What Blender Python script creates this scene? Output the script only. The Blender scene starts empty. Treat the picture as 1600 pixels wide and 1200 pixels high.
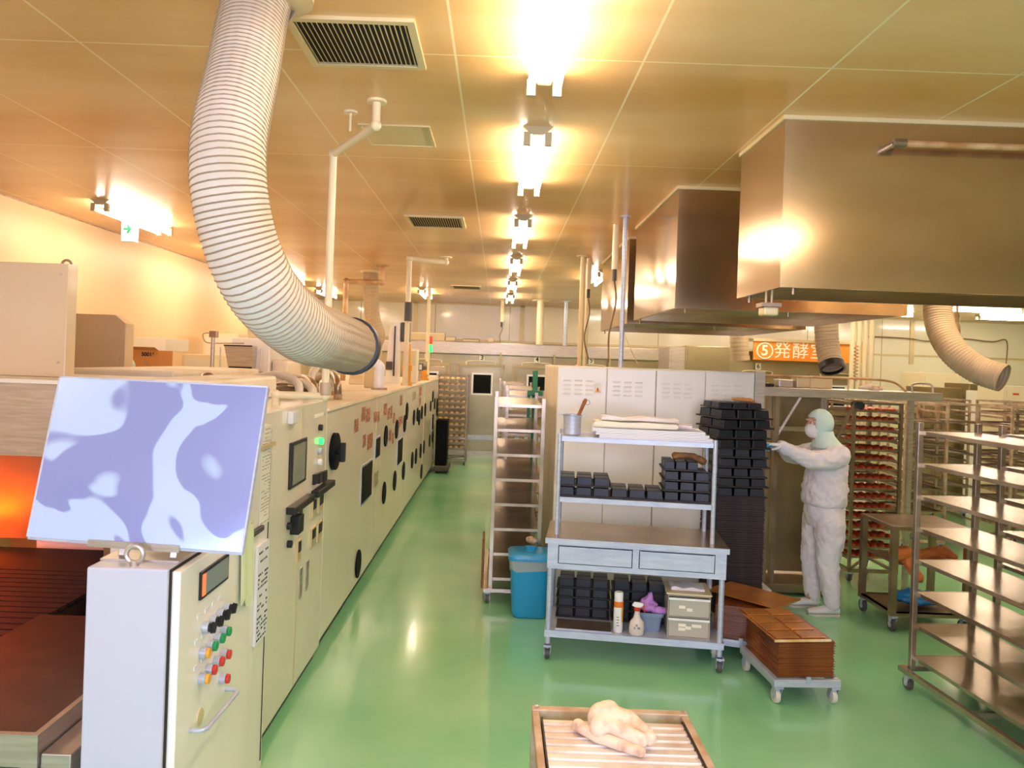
import bpy, bmesh, math, random
from mathutils import Vector, Matrix, Euler
random.seed(7)
S = bpy.context.scene
COL = S.collection
PI = math.pi
# ------------------------------------------------------------------ camera
H = 1.94; ROLL = math.radians(2.0); F = 1200.0; PU = 780.0; PV = 565.0
CZ = 3.17                                    # ceiling height
cam = bpy.data.cameras.new('camera'); cam_o = bpy.data.objects.new('camera', cam); COL.objects.link(cam_o)
cam.sensor_width = 36; cam.lens = 27.0; cam.shift_x = 20/1600; cam.shift_y = -35/1600
cam.clip_start = 0.05; cam.clip_end = 100
cam_o.matrix_world = Matrix.Translation((0, 0, H)) @ Matrix.Rotation(PI/2, 4, 'X') @ Matrix.Rotation(ROLL, 4, 'Z')
S.camera = cam_o
# ------------------------------------------------------------------ world, exposure
w = bpy.data.worlds.new('world'); S.world = w; w.use_nodes = True
w.node_tree.nodes['Background'].inputs[0].default_value = (0.75, 0.85, 1.0, 1); w.node_tree.nodes['Background'].inputs[1].default_value = 1.0
S.view_settings.view_transform = 'Standard'; S.view_settings.look = 'None'
S.view_settings.exposure = 0.36; S.view_settings.gamma = 1.0; S.view_settings.use_curve_mapping = False
TUBE = 42.0                                  # strength of fluorescent tubes
# daylight coming in at the viewing window behind the camera
ld = bpy.data.lights.new('daylight', 'AREA'); ld.shape = 'RECTANGLE'; ld.size = 6.0; ld.size_y = 1.9
ld.energy = 190; ld.color = (0.64, 0.66, 1.0)
lo = bpy.data.objects.new('daylight', ld); COL.objects.link(lo); lo.location = (0, -1.75, 1.95); lo.rotation_euler = (PI/2, 0, 0)

def at(u, v, Y):
    a, b = u-PU, v-PV
    x = a*math.cos(ROLL)+b*math.sin(ROLL); y = -a*math.sin(ROLL)+b*math.cos(ROLL)
    return Vector((x/F*Y, Y, H-y/F*Y))

# ------------------------------------------------------------------ materials
def lin(h):
    h = h.lstrip('#'); r = []
    for i in (0, 2, 4):
        c = int(h[i:i+2], 16)/255; r.append(c/12.92 if c <= 0.04045 else ((c+0.055)/1.055)**2.4)
    return (r[0], r[1], r[2], 1)
def mat(name, col, rough=0.5, metal=0.0, col2=None, scale=4.0, stretch=(1, 1, 1), lo_=0.35, hi_=0.65, bump=0.0, bscale=30.0, bstretch=(1, 1, 1), coat=0.0, trans=0.0, emit=None, es=0.0, alpha=1.0, detail=4.0, dist=0.0, sub=0.0):
    m = bpy.data.materials.new(name); m.use_nodes = True
    nt = m.node_tree; b = nt.nodes['Principled BSDF']; L = nt.links
    b.inputs['Base Color'].default_value = lin(col); b.inputs['Roughness'].default_value = rough; b.inputs['Metallic'].default_value = metal
    b.inputs['Coat Weight'].default_value = coat; b.inputs['Coat Roughness'].default_value = 0.08
    b.inputs['Transmission Weight'].default_value = trans; b.inputs['Alpha'].default_value = alpha
    if emit: b.inputs['Emission Color'].default_value = lin(emit); b.inputs['Emission Strength'].default_value = es
    tc = None
    def noise(sc, st, det=4.0):
        nonlocal tc
        if tc is None: tc = nt.nodes.new('ShaderNodeTexCoord')
        mp = nt.nodes.new('ShaderNodeMapping'); mp.inputs['Scale'].default_value = st; L.new(tc.outputs['Object'], mp.inputs['Vector'])
        n = nt.nodes.new('ShaderNodeTexNoise'); n.inputs['Scale'].default_value = sc; n.inputs['Detail'].default_value = det; n.inputs['Distortion'].default_value = dist
        L.new(mp.outputs[0], n.inputs['Vector']); return n
    if col2:
        n = noise(scale, stretch, detail); r = nt.nodes.new('ShaderNodeValToRGB')
        r.color_ramp.elements[0].position = lo_; r.color_ramp.elements[0].color = lin(col)
        r.color_ramp.elements[1].position = hi_; r.color_ramp.elements[1].color = lin(col2)
        L.new(n.outputs['Fac'], r.inputs[0]); L.new(r.outputs[0], b.inputs['Base Color'])
    if bump:
        n = noise(bscale, bstretch); bp = nt.nodes.new('ShaderNodeBump'); bp.inputs['Strength'].default_value = bump; bp.inputs['Distance'].default_value = 0.01
        L.new(n.outputs['Fac'], bp.inputs['Height']); L.new(bp.outputs[0], b.inputs['Normal'])
    return m
def add_seams(m, specs, dark, width):
    """specs: (axis, period, offset); mixes a thin seam line over the base colour"""
    nt = m.node_tree; b = nt.nodes['Principled BSDF']; L = nt.links
    tc = nt.nodes.new('ShaderNodeTexCoord'); sp = nt.nodes.new('ShaderNodeSeparateXYZ'); L.new(tc.outputs['Object'], sp.inputs[0]); last = None
    for ax, per, off in specs:
        a = nt.nodes.new('ShaderNodeMath'); a.operation = 'SUBTRACT'; a.inputs[1].default_value = off; L.new(sp.outputs[ax], a.inputs[0])
        d = nt.nodes.new('ShaderNodeMath'); d.operation = 'PINGPONG'; d.inputs[1].default_value = per/2; L.new(a.outputs[0], d.inputs[0])
        c = nt.nodes.new('ShaderNodeMath'); c.operation = 'LESS_THAN'; c.inputs[1].default_value = width; L.new(d.outputs[0], c.inputs[0])
        if last is None: last = c
        else:
            q = nt.nodes.new('ShaderNodeMath'); q.operation = 'MAXIMUM'; L.new(last.outputs[0], q.inputs[0]); L.new(c.outputs[0], q.inputs[1]); last = q
    mx = nt.nodes.new('ShaderNodeMix'); mx.data_type = 'RGBA'; mx.inputs[7].default_value = lin(dark)
    src = b.inputs['Base Color'].links[0].from_socket if b.inputs['Base Color'].links else None
    if src: L.new(src, mx.inputs[6])
    else: mx.inputs[6].default_value = b.inputs['Base Color'].default_value
    L.new(last.outputs[0], mx.inputs[0]); L.new(mx.outputs[2], b.inputs['Base Color'])

M = {}
M['ceil'] = mat('ceiling_paint', '#ecc692', 0.33, 0, '#d59a4e', 0.8, (0.5, 1.6, 1), 0.35, 0.7, coat=0.25, detail=6); add_seams(M['ceil'], [(0, 0.76, 0.54), (1, 1.62, 3.1)], '#f2dcb0', 0.005)
M['wall_l'] = mat('wall_paint_peach', '#e8cc9e', 0.45, 0, '#e3c290', 0.6)
M['wall_b'] = mat('glossy_wall_panel', '#f4eed6', 0.12, 0, coat=0.4, bump=0.03, bscale=3); add_seams(M['wall_b'], [(0, 1.62, 0.2)], '#b5a680', 0.008)
M['wall_r'] = mat('wall_paint_cream', '#efe3c0', 0.45)
M['floor'] = mat('green_resin_floor', '#7cc892', 0.20, 0, '#9bd6a6', 1.1, (1, 1, 1), 0.3, 0.72, coat=0.35, bump=0.05, bscale=6, detail=6)
M['steel'] = mat('stainless_steel', '#ccc2b6', 0.33, 0.7, '#baae9f', 6, (1, 1, 12), bump=0.03, bscale=40, bstretch=(1, 1, 14))
M['hood'] = mat('hood_stainless', '#d0b898', 0.16, 0.92, '#c2a884', 1.2, (1, 1, 2), bump=0.06, bscale=2.2, bstretch=(1, 1, 1.5))
M['facade'] = mat('brushed_facade', '#b3a684', 0.3, 0.85, '#a0936f', 1.0, (1, 1, 3), bump=0.05, bscale=3)
M['steel_d'] = mat('darkened_steel', '#a8957f', 0.32, 0.8, '#8d7963', 3, (1, 1, 1), bump=0.03, bscale=30)
M['steel_b'] = mat('bright_steel', '#c6ccda', 0.34, 0.3, '#b6bdce', 8, (1, 1, 6))
M['shelf'] = mat('worn_shelf_steel', '#c8b8a4', 0.26, 0.8, '#a8937c', 3, (1, 1, 1), bump=0.05, bscale=10)
M['white'] = mat('cream_enamel', '#f4efe4', 0.30, 0, '#efe8d8', 1.0, coat=0.25)
M['white_c'] = mat('white_enamel', '#efeef2', 0.32, coat=0.2)
M['oven'] = mat('oven_panel_cream', '#f3eddd', 0.2, 0, '#eee6d0', 0.8, coat=0.35, bump=0.03, bscale=1.5)
M['dirtcream'] = mat('stained_cream', '#f0e6d0', 0.5, 0, '#d4bf98', 1.8, (1, 1, 0.6), 0.5, 0.78)
M['duct'] = mat('flexible_duct_fabric', '#d9cdbd', 0.7, 0, '#b9a88e', 2.5, lo_=0.45, hi_=0.75)
M['duct_b'] = mat('beige_duct_fabric', '#cdb894', 0.75, 0, '#b59c74', 3)
M['wire'] = mat('tan_spiral_wire', '#9a8468', 0.6)
M['black'] = mat('black_plastic', '#1b1b1e', 0.4)
M['portblack'] = mat('black_port_glass', '#0c0e14', 0.6)
M['portblack'].node_tree.nodes['Principled BSDF'].inputs['Specular IOR Level'].default_value = 0.15
M['tin'] = mat('black_baked_tin', '#16181f', 0.42, 0.2, '#202229', 9, bump=0.05, bscale=20)
M['tray'] = mat('burnt_tray_steel', '#2c2523', 0.5, 0.4, '#4a3626', 14, lo_=0.55, hi_=0.8)
M['flat'] = mat('dark_flat_tray', '#33282a', 0.6, 0.2, '#43332c', 9)
M['brown'] = mat('brown_glazed_tray', '#7a3c1d', 0.3, 0.15, '#9a5a24', 5, coat=0.3)
M['browntop'] = mat('orange_brown_tray_pan', '#9a5c22', 0.28, 0.25, '#b87a34', 6, coat=0.4)
M['lampw'] = mat('lamp_housing_white', '#b9a882', 0.4)
M['tube'] = mat('fluorescent_tube', '#ffffff', 0.4, emit='#ffecd8', es=TUBE)
M['vent'] = mat('vent_cream_metal', '#d9c79a', 0.4, 0.2)
M['dark'] = mat('dark_void', '#2a1d12', 0.8)
M['pipe'] = mat('cream_pipe', '#ecdcb8', 0.4)
M['pipe_r'] = mat('rusty_copper_pipe', '#dcb888', 0.45, 0.2, '#b07f4e', 6)
M['cable'] = mat('brown_cable', '#8a6a48', 0.6)
M['cord'] = mat('cream_cord', '#e8d9b8', 0.6)
M['boxpaint'] = mat('light_grey_enamel', '#c2c3ce', 0.35, coat=0.15)
M['casing'] = mat('beige_machine_paint', '#dcc8a6', 0.35, 0, '#d4be98', 1.0, coat=0.2)
M['gold'] = mat('yellow_brass_valve', '#e09a30', 0.4, 0.1)
M['orange'] = mat('orange_plastic', '#f07a1c', 0.45)
M['red'] = mat('red_plastic', '#d8382c', 0.35)
M['green'] = mat('green_plastic', '#1f9a55', 0.35)
M['greenm'] = mat('green_painted_steel', '#157a48', 0.4)
M['yellow'] = mat('amber_plastic', '#f0a83a', 0.35)
M['blue'] = mat('blue_bin_plastic', '#2a9fd6', 0.35, coat=0.2)
M['bluebag'] = mat('blue_polythene', '#1b7fc4', 0.3, bump=0.4, bscale=12)
M['basket'] = mat('grey_blue_basket', '#7f93ac', 0.5)
M['purple'] = mat('lilac_cloth', '#c98fd6', 0.8)
M['cloth'] = mat('white_work_cloth', '#f3ecec', 0.85, 0, '#e9e0e2', 3, bump=0.15, bscale=9)
M['net'] = mat('pale_mint_hairnet', '#d3ebe0', 0.8, bump=0.3, bscale=60)
M['mask'] = mat('white_face_mask', '#f2efec', 0.8)
M['skin'] = mat('skin', '#d39a78', 0.5, sub=0.1)
M['shoe'] = mat('white_work_shoe', '#ededea', 0.45)
M['glove'] = mat('pale_blue_glove', '#4aa3dd', 0.4)
M['glovew'] = mat('white_cotton_glove', '#ebe6e4', 0.8)
M['mitt'] = mat('stained_canvas_mitt', '#e6cfb4', 0.9, 0, '#b08560', 22, lo_=0.48, hi_=0.78, bump=0.25, bscale=60)
M['mittb'] = mat('scorched_brown_mitt', '#b07a42', 0.6, 0, '#5f3618', 9, bump=0.3, bscale=40)
M['orangeglove'] = mat('orange_leather_glove', '#d9803a', 0.6, 0, '#b5602a', 6, bump=0.3, bscale=14)
M['paper'] = mat('white_paper', '#f1ead8', 0.7)
M['photo'] = mat('reddish_notice_print', '#84442f', 0.5, 0, '#c09070', 40, (1, 1, 1), 0.4, 0.6)
M['photog'] = mat('greyish_notice_print', '#8a8664', 0.5, 0, '#b9b08a', 60)
M['ink'] = mat('black_ink', '#26262a', 0.7)
M['inkg'] = mat('grey_ink', '#8f8a84', 0.7)
M['screen'] = mat('grey_green_screen', '#8c9086', 0.15)
M['display'] = mat('grey_display', '#8e9690', 0.2)
M['dispor'] = mat('orange_lit_display', '#ff8a5a', 0.3, emit='#ff7040', es=0.5)
M['signor'] = mat('orange_sign_face', '#f08a1e', 0.5)
M['signwh'] = mat('white_sign_lettering', '#fff4e0', 0.5)
M['exit'] = mat('exit_sign_face', '#c8d8cc', 0.4, emit='#dff5e6', es=0.15)
M['exitg'] = mat('exit_sign_green', '#0a6a44', 0.4)
M['card'] = mat('brown_cardboard', '#c98a4e', 0.8)
M['rubber'] = mat('grey_rubber', '#55504c', 0.6)
M['rubberp'] = mat('pale_rubber', '#d8d0c4', 0.5)
M['bun'] = mat('dark_red_glazed_bread', '#b02216', 0.35, 0, '#cf5a28', 14, coat=0.5)
M['loaf'] = mat('golden_bread', '#e08a30', 0.5, 0, '#b8601c', 14)
M['palebun'] = mat('pale_golden_bun', '#d9a860', 0.6, 0, '#f0dcb0', 9)
M['wood'] = mat('worn_wood', '#9a5a30', 0.6, 0, '#7a4424', 8, (1, 1, 6))
M['rust'] = mat('rusty_frame', '#c4b29c', 0.5, 0.2, '#a58260', 10)
M['slat'] = mat('scuffed_white_slat', '#e4dad0', 0.35, 0.3, '#b8926c', 7, lo_=0.45, hi_=0.8)
M['clearp'] = mat('frosted_clear_plastic', '#dcd6c4', 0.3, alpha=0.55)
M['glass'] = mat('window_glass', '#ffffff', 0.02, trans=1.0, alpha=0.25)
M['spraybody'] = mat('cloudy_bottle_plastic', '#e0d4c8', 0.35)
M['whitep'] = mat('white_plastic', '#f4f2ee', 0.4)
M['slats'] = mat('dark_conveyor_slat', '#2a1e26', 0.45, 0.1)
M['recess'] = mat('oven_mouth_steel', '#b08a68', 0.35, 0.75, '#9a7454', 2.2)
M['heat'] = mat('glowing_heater', '#ff7a20', 0.5, emit='#ff6a10', es=55)
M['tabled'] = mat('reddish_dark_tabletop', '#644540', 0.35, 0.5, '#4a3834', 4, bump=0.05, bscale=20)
M['board'] = mat('bluish_sheet_painted_reflections', '#8f9bd0', 0.16, 0.15, '#bcd4f4', 2.3, (1, 1, 1.3), 0.455, 0.475, bump=0.10, bscale=3, dist=1.6, detail=1.5, coat=0.3)  # pale and dark blotches put wavy reflections into the base colour
M['greenpanel'] = mat('pale_green_curtain', '#cfd8a8', 0.7)
M['lightg'] = mat('lit_green_lamp', '#3cff7a', 0.3, emit='#20ff60', es=2)
M['lightr'] = mat('red_lamp_glass', '#d8401c', 0.3, emit='#ff3010', es=0.3)

# ------------------------------------------------------------------ mesh builder
class MB:
    def __init__(s, o=(0, 0, 0)): s.bm = bmesh.new(); s.o = Vector(o)
    def v(s, p): return s.bm.verts.new(Vector(p)-s.o)
    def poly(s, pts):
        return s.bm.faces.new([s.v(p) for p in pts])
    def hexa(s, p):   # 8 points: bottom ring 0-3, top ring 4-7
        q = [s.v(x) for x in p]
        for f in ((3, 2, 1, 0), (4, 5, 6, 7), (0, 1, 5, 4), (1, 2, 6, 5), (2, 3, 7, 6), (3, 0, 4, 7)): s.bm.faces.new([q[i] for i in f])
        return s
    def box(s, x0, x1, y0, y1, z0, z1):
        return s.hexa([(x0, y0, z0), (x1, y0, z0), (x1, y1, z0), (x0, y1, z0), (x0, y0, z1), (x1, y0, z1), (x1, y1, z1), (x0, y1, z1)])
    def bar(s, a, b, w, h=None, up=(0, 0, 1)):
        h = h or w; a = Vector(a); b = Vector(b); d = (b-a).normalized(); up = Vector(up)
        if abs(d.dot(up)) > 0.98: up = Vector((0, 1, 0))
        x = d.cross(up).normalized()*w/2; y = x.cross(d).normalized()*h/2
        return s.hexa([a-x-y, a+x-y, a+x+y, a-x+y, b-x-y, b+x-y, b+x+y, b-x+y])
    def prism(s, pts, vec):
        vec = Vector(vec); a = [s.v(p) for p in pts]; b = [s.v(Vector(p)+vec) for p in pts]; n = len(a)
        s.bm.faces.new(a[::-1]); s.bm.faces.new(b)
        for i in range(n): s.bm.faces.new([a[i], a[(i+1) % n], b[(i+1) % n], b[i]])
        return s
    def rings(s, rings, cap=True):
        R = [[s.v(p) for p in r] for r in rings]; n = len(R[0])
        for a, b in zip(R, R[1:]):
            for i in range(n): s.bm.faces.new([a[i], a[(i+1) % n], b[(i+1) % n], b[i]])
        if cap: s.bm.faces.new(R[0][::-1]); s.bm.faces.new(R[-1])
        return s
    def tube(s, path, r, n=10, cap=True):
        P = [Vector(p) for p in path]; rs = r if isinstance(r, (list, tuple)) else [r]*len(P)
        out = []; ref = None
        for i, p in enumerate(P):
            t = (P[min(i+1, len(P)-1)]-P[max(i-1, 0)]).normalized()
            if ref is None:
                ref = t.orthogonal().normalized()
            ref = (ref-t*ref.dot(t)).normalized(); bi = t.cross(ref)
            out.append([p+(ref*math.cos(2*PI*k/n)+bi*math.sin(2*PI*k/n))*rs[i] for k in range(n)])
        return s.rings(out, cap)
    def cyl(s, a, b, r, n=16, r2=None): return s.tube([a, b], [r, r2 if r2 is not None else r], n)
    def lathe(s, prof, c, n=20, cap=True):
        c = Vector(c); return s.rings([[c+Vector((r*math.cos(2*PI*k/n), r*math.sin(2*PI*k/n), z)) for k in range(n)] for r, z in prof], cap)
    def ball(s, c, rx, ry, rz, n=12, m=7):
        c = Vector(c); rg = []
        for j in range(m):
            a = -PI/2+PI*(j+0.5)/m
            rg.append([c+Vector((rx*math.cos(a)*math.cos(2*PI*k/n), ry*math.cos(a)*math.sin(2*PI*k/n), rz*math.sin(a))) for k in range(n)])
        return s.rings(rg)
    def torus(s, c, R, r, axis=(0, 1, 0), n=20, m=8, a0=0, a1=2*PI):
        ax = Vector(axis).normalized(); x = ax.orthogonal().normalized(); y = ax.cross(x); c = Vector(c)
        full = abs(a1-a0-2*PI) < 1e-4; rg = []
        for i in range(n+1):
            t = a0+(a1-a0)*i/n; d = x*math.cos(t)+y*math.sin(t)
            rg.append([c+d*(R+r*math.cos(2*PI*k/m))+ax*r*math.sin(2*PI*k/m) for k in range(m)])
        return s.rings(rg, not full)
    def build(s, name, m, parent=None, smooth=False, bevel=0, loc=None):
        bmesh.ops.recalc_face_normals(s.bm, faces=s.bm.faces[:])
        me = bpy.data.meshes.new(name); s.bm.to_mesh(me); s.bm.free()
        if smooth:
            for p in me.polygons: p.use_smooth = True
        me.materials.append(m); o = bpy.data.objects.new(name, me); COL.objects.link(o)
        if parent is not None: o.parent = parent
        else: o.location = loc if loc is not None else s.o
        if smooth == 'auto' :
            md = o.modifiers.new('edge_split', 'EDGE_SPLIT'); md.split_angle = math.radians(40)
        if bevel:
            md = o.modifiers.new('bevel', 'BEVEL'); md.width = bevel; md.segments = 2; md.limit_method = 'ANGLE'; md.angle_limit = math.radians(35)
        return o
def tag(o, label=None, cat=None, group=None, kind=None):
    if label: o['label'] = label
    if cat: o['category'] = cat
    if group: o['group'] = group
    if kind: o['kind'] = kind
    return o
def thing(name, loc, label, cat, group=None, rz=0):
    o = bpy.data.objects.new(name, None); o.empty_display_size = 0.1; COL.objects.link(o); o.location = loc; o.rotation_euler = (0, 0, rz)
    return tag(o, label, cat, group)
def struct(o): o['kind'] = 'structure'; return o
def kids(o): return [c for c in bpy.data.objects if c.parent == o]
def dup(src, loc, rz=None, label=None, group=None, scale=None, rot=None):
    r = src.copy(); COL.objects.link(r); r.location = loc
    if rz is not None: r.rotation_euler = (0, 0, rz)
    if rot is not None: r.rotation_euler = rot
    if scale is not None: r.scale = scale
    if label: r['label'] = label
    if group: r['group'] = group
    for ch in KIDS(src):
        c = ch.copy(); COL.objects.link(c); c.parent = r
        for g in KIDS(ch):
            d = g.copy(); COL.objects.link(d); d.parent = c
    return r
_kc = {}
def KIDS(o):
    if o.name not in _kc: _kc[o.name] = kids(o)
    return _kc[o.name]
def spline(pts, n=8):
    P = [Vector(p) for p in pts]; out = []
    for i in range(len(P)-1):
        p0 = P[max(i-1, 0)]; p1 = P[i]; p2 = P[i+1]; p3 = P[min(i+2, len(P)-1)]
        for k in range(n):
            t = k/n; out.append(0.5*((2*p1)+(p2-p0)*t+(2*p0-5*p1+4*p2-p3)*t*t+(-p0+3*p1-3*p2+p3)*t**3))
    out.append(P[-1]); return out
def text(name, body, size, m, parent, loc, rot, bold=0.0, ext=0.001):
    c = bpy.data.curves.new(name, 'FONT'); c.body = body; c.size = size; c.extrude = ext; c.offset = bold; c.align_x = 'CENTER'; c.align_y = 'CENTER'
    t = bpy.data.objects.new(name, c); COL.objects.link(t); dg = bpy.context.evaluated_depsgraph_get()
    me = bpy.data.meshes.new_from_object(t.evaluated_get(dg)); bpy.data.objects.remove(t); me.materials.clear(); me.materials.append(m)
    o = bpy.data.objects.new(name, me); COL.objects.link(o); o.parent = parent; o.location = loc; o.rotation_euler = rot; return o
def remesh(o, vox, sm=3, noise=0.0, nscale=0.1):
    md = o.modifiers.new('remesh', 'REMESH'); md.mode = 'VOXEL'; md.voxel_size = vox; md.use_smooth_shade = True
    if sm: s_ = o.modifiers.new('smooth', 'SMOOTH'); s_.factor = 0.6; s_.iterations = sm
    if noise:
        tx = bpy.data.textures.new(o.name+'_wrinkle', 'CLOUDS'); tx.noise_scale = nscale
        d = o.modifiers.new('wrinkles', 'DISPLACE'); d.texture = tx; d.strength = noise; d.mid_level = 0.5
    return o
def caster(parent, x, y, ztop, r=0.05, fork='steel_b', wheel='rubber'):
    b = MB(); b.box(x-0.025, x+0.025, y-0.03, y+0.03, ztop-0.008, ztop); b.cyl((x, y, ztop-0.02), (x, y, ztop), 0.02, 10)
    for s in (-1, 1):
        b.prism([(x+s*0.02, y-0.022, ztop-0.01), (x+s*0.02, y+0.022, ztop-0.01), (x+s*0.02, y+0.03, r), (x+s*0.02, y+0.006, r-0.012)], (s*0.003, 0, 0))
    c = b.build('caster', M[fork], parent)
    wb = MB(); wb.cyl((x-0.014, y+0.018, r), (x+0.014, y+0.018, r), r, 20); wo = wb.build('wheel', M[wheel], c, bevel=0.004)
    h = MB(); h.cyl((x-0.018, y+0.018, r), (x+0.018, y+0.018, r), r*0.45, 12); h.build('hub', M['steel_b'], wo if False else c)
    return c

# ------------------------------------------------------------------ the room
XL, XR, YB, YF = -4.12, 12.6, 16.7, -1.6
struct(MB().box(XL-0.2, XR+0.2, YF-0.2, YB+0.2, -0.1, 0).build('floor', M['floor']))
struct(MB().box(XL-0.2, XR+0.2, YF-0.2, YB+0.2, CZ, CZ+0.1).build('ceiling', M['ceil']))
struct(MB().box(XL-0.1, XL, YF, YB, 0, CZ).build('wall_left', M['wall_l']))
struct(MB().box(XR, XR+0.1, YF, YB, 0, CZ).build('wall_right', M['wall_r']))
struct(MB().box(XL, XR, YB, YB+0.1, 0, CZ).build('wall_back', M['wall_b']))
b = MB(); WX0, WX1, WZ0, WZ1 = -3.0, 3.0, 1.0, 2.85
b.box(XL, WX0, YF-0.1, YF, 0, CZ); b.box(WX1, XR, YF-0.1, YF, 0, CZ); b.box(WX0, WX1, YF-0.1, YF, 0, WZ0); b.box(WX0, WX1, YF-0.1, YF, WZ1, CZ)
struct(b.build('wall_front', M['wall_r']))
wf = MB()
for x in (WX0, -1.0, 1.0, WX1-0.05): wf.box(x, x+0.05, YF-0.08, YF-0.02, WZ0, WZ1)
wf.box(WX0, WX1, YF-0.08, YF-0.02, WZ0, WZ0+0.05); wf.box(WX0, WX1, YF-0.08, YF-0.02, WZ1-0.05, WZ1)
struct(wf.build('window_1', M['white_c']))
b = MB()
for x in (-1.9, 0.42, 5.2, 8.9): b.box(x, x+0.09, YB-0.03, YB-0.001, 2.2, CZ-0.01)
b.box(XL, XR, YB-0.02, YB-0.001, 2.36, 2.40); struct(b.build('trim_1', M['vent']))
struct(MB().box(XL+0.001, XR-0.001, YB-0.03, YB-0.001, CZ-0.03, CZ-0.001).build('trim_2', M['vent']))
struct(MB().box(XL+0.001, XL+0.01, YF, YB-0.04, CZ-0.01, CZ-0.001).build('trim_3', M['rust']))

# ------------------------------------------------------------------ ceiling lamps
def lamp_proto(label, group):
    t = thing('fluorescent_ceiling_lamp', (0, 0, 0), label, 'ceiling lamp', group)
    b = MB(); b.prism([(-0.08, -0.63, 0), (0.08, -0.63, 0), (0.025, -0.63, -0.045), (-0.025, -0.63, -0.045)], (0, 1.26, 0)); b.build('housing', M['lampw'], t)
    for s in (-1, 1):
        MB().cyl((s*0.055, -0.60, -0.075), (s*0.055, 0.60, -0.075), 0.015, 10).build('tube', M['tube'], t, smooth=True)
        for e in (-1, 1): MB().box(s*0.055-0.018, s*0.055+0.018, e*0.615-0.015, e*0.615+0.015, -0.098, -0.03).build('tube_holder', M['lampw'], t)
    return t
LG = 'ceiling lamps'
lp = lamp_proto('twin-tube ceiling lamp nearest the camera in the row above the aisle', LG); lp.location = (0.15, 2.65, CZ)
ordn = ['second', 'third', 'fourth', 'fifth', 'sixth']
for i, y in enumerate((4.62, 7.05, 9.5, 12.0, 14.3)):
    dup(lp, (0.16, y, CZ), label='twin-tube ceiling lamp, %s from the camera in the central row above the aisle' % ordn[i])
left = [(-3.36, 7.0, 'twin-tube ceiling lamp over the green arrow exit sign by left wall'), (-3.34, 9.5, 'twin-tube ceiling lamp of the left row, behind the big flexible duct'), (-3.33, 12.1, 'first ceiling lamp of the left row right of the big duct'), (-3.33, 14.6, 'ceiling lamp farthest back in the left row'),
        (-1.38, 13.9, 'short-looking ceiling lamp left of the back ceiling vent'), (1.30, 10.5, 'ceiling lamp seen in the gap left of the second steel hood'),
        (1.30, 1.2, 'ceiling lamp just out of frame, mirrored in nearest steel hood'), (-3.36, 1.6, 'ceiling lamp above the left oven mouth'), (2.5, 0.3, 'ceiling lamp at right above the empty racks'), (6.6, 4.4, 'ceiling lamp far right above the brown shelf racks'),
        (3.6, 5.75, 'added unseen ceiling lamp right of the middle hood, behind the nearest hood'), (3.6, 8.6, 'added unseen ceiling lamp right of the farthest hood'), (3.6, 10.9, 'added unseen ceiling lamp behind the hoods above the tray racks'), (6.2, 7.2, 'added unseen ceiling lamp above the background tray racks')]  # lamps on this line are added out of view to brighten the right side
for x, y, l in left: dup(lp, (x, y, CZ), label=l)
for x, y, l in [(4.1, 7.6, 'ceiling lamp behind the nearest steel hood'), (7.4, 9.0, 'crosswise ceiling lamp over the far racks'), (5.6, 12.6, 'crosswise ceiling lamp seen below the nearest hood beside hanging duct'), (8.3, 13.2, 'crosswise ceiling lamp at the right frame edge above the open duct'), (10.4, 10.4, 'crosswise ceiling lamp in the far right corner'), (2.7, 14.4, 'added crosswise ceiling lamp hidden behind farthest hood'), (4.9, 14.6, 'added crosswise fill lamp above the orange sign'), (7.3, 14.8, 'crosswise ceiling lamp above the far white bench unit'), (9.8, 14.8, 'added crosswise fill lamp near the far right wall')]:  # those labelled added are extra fill for the dim far wall
    dup(lp, (x, y, CZ), rz=PI/2, label=l)
def dup_none(): pass

# ------------------------------------------------------------------ vents, hatch, ceiling bits
def vent(x0, x1, y0, y1, label):
    t = thing('ceiling_vent', ((x0+x1)/2, (y0+y1)/2, CZ), label, 'ceiling vent', 'air vents in the ceiling'); o = t.location
    b = MB(o); w_ = 0.03; z0, z1 = CZ-0.014, CZ
    b.box(x0, x1, y0, y0+w_, z0, z1); b.box(x0, x1, y1-w_, y1, z0, z1); b.box(x0, x0+w_, y0+w_, y1-w_, z0, z1); b.box(x1-w_, x1, y0+w_, y1-w_, z0, z1)
    b.build('frame', M['vent'], t)
    MB(o).box(x0+w_, x1-w_, y0+w_, y1-w_, CZ-0.003, CZ-0.0005).build('backing', M['dark'], t)
    b = MB(o); n = 22
    for i in range(n):
        x = x0+w_+(x1-x0-2*w_)*(i+0.5)/n
        b.prism([(x-0.006, y0+w_, CZ-0.004), (x-0.003, y0+w_, CZ-0.004), (x+0.003, y0+w_, CZ-0.012), (x+0.0, y0+w_, CZ-0.012)], (0, y1-y0-2*w_, 0))
    b.build('grille', M['vent'], t)
vent(-0.83, -0.35, 2.78, 3.24, 'large slatted ceiling vent beside the big flexible duct')
vent(-0.86, -0.35, 6.58, 7.14, 'slatted ceiling vent halfway down, above the white oven')
vent(-0.84, -0.34, 12.6, 13.2, 'slatted ceiling vent farthest back, near the far wall')
t = thing('ceiling_hatch', (-0.6, 4.24, CZ), 'square access hatch in ceiling beside the bent cream pipe', 'hatch')
b = MB(t.location)
for q in ((-0.79, -0.41, 4.05, 4.065), (-0.79, -0.41, 4.425, 4.44), (-0.79, -0.775, 4.065, 4.425), (-0.425, -0.41, 4.065, 4.425)): b.box(*q, CZ-0.008, CZ)
b.build('frame', M['vent'], t); MB(t.location).box(-0.775, -0.425, 4.065, 4.425, CZ-0.004, CZ).build('panel', M['vent'], t)

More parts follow.
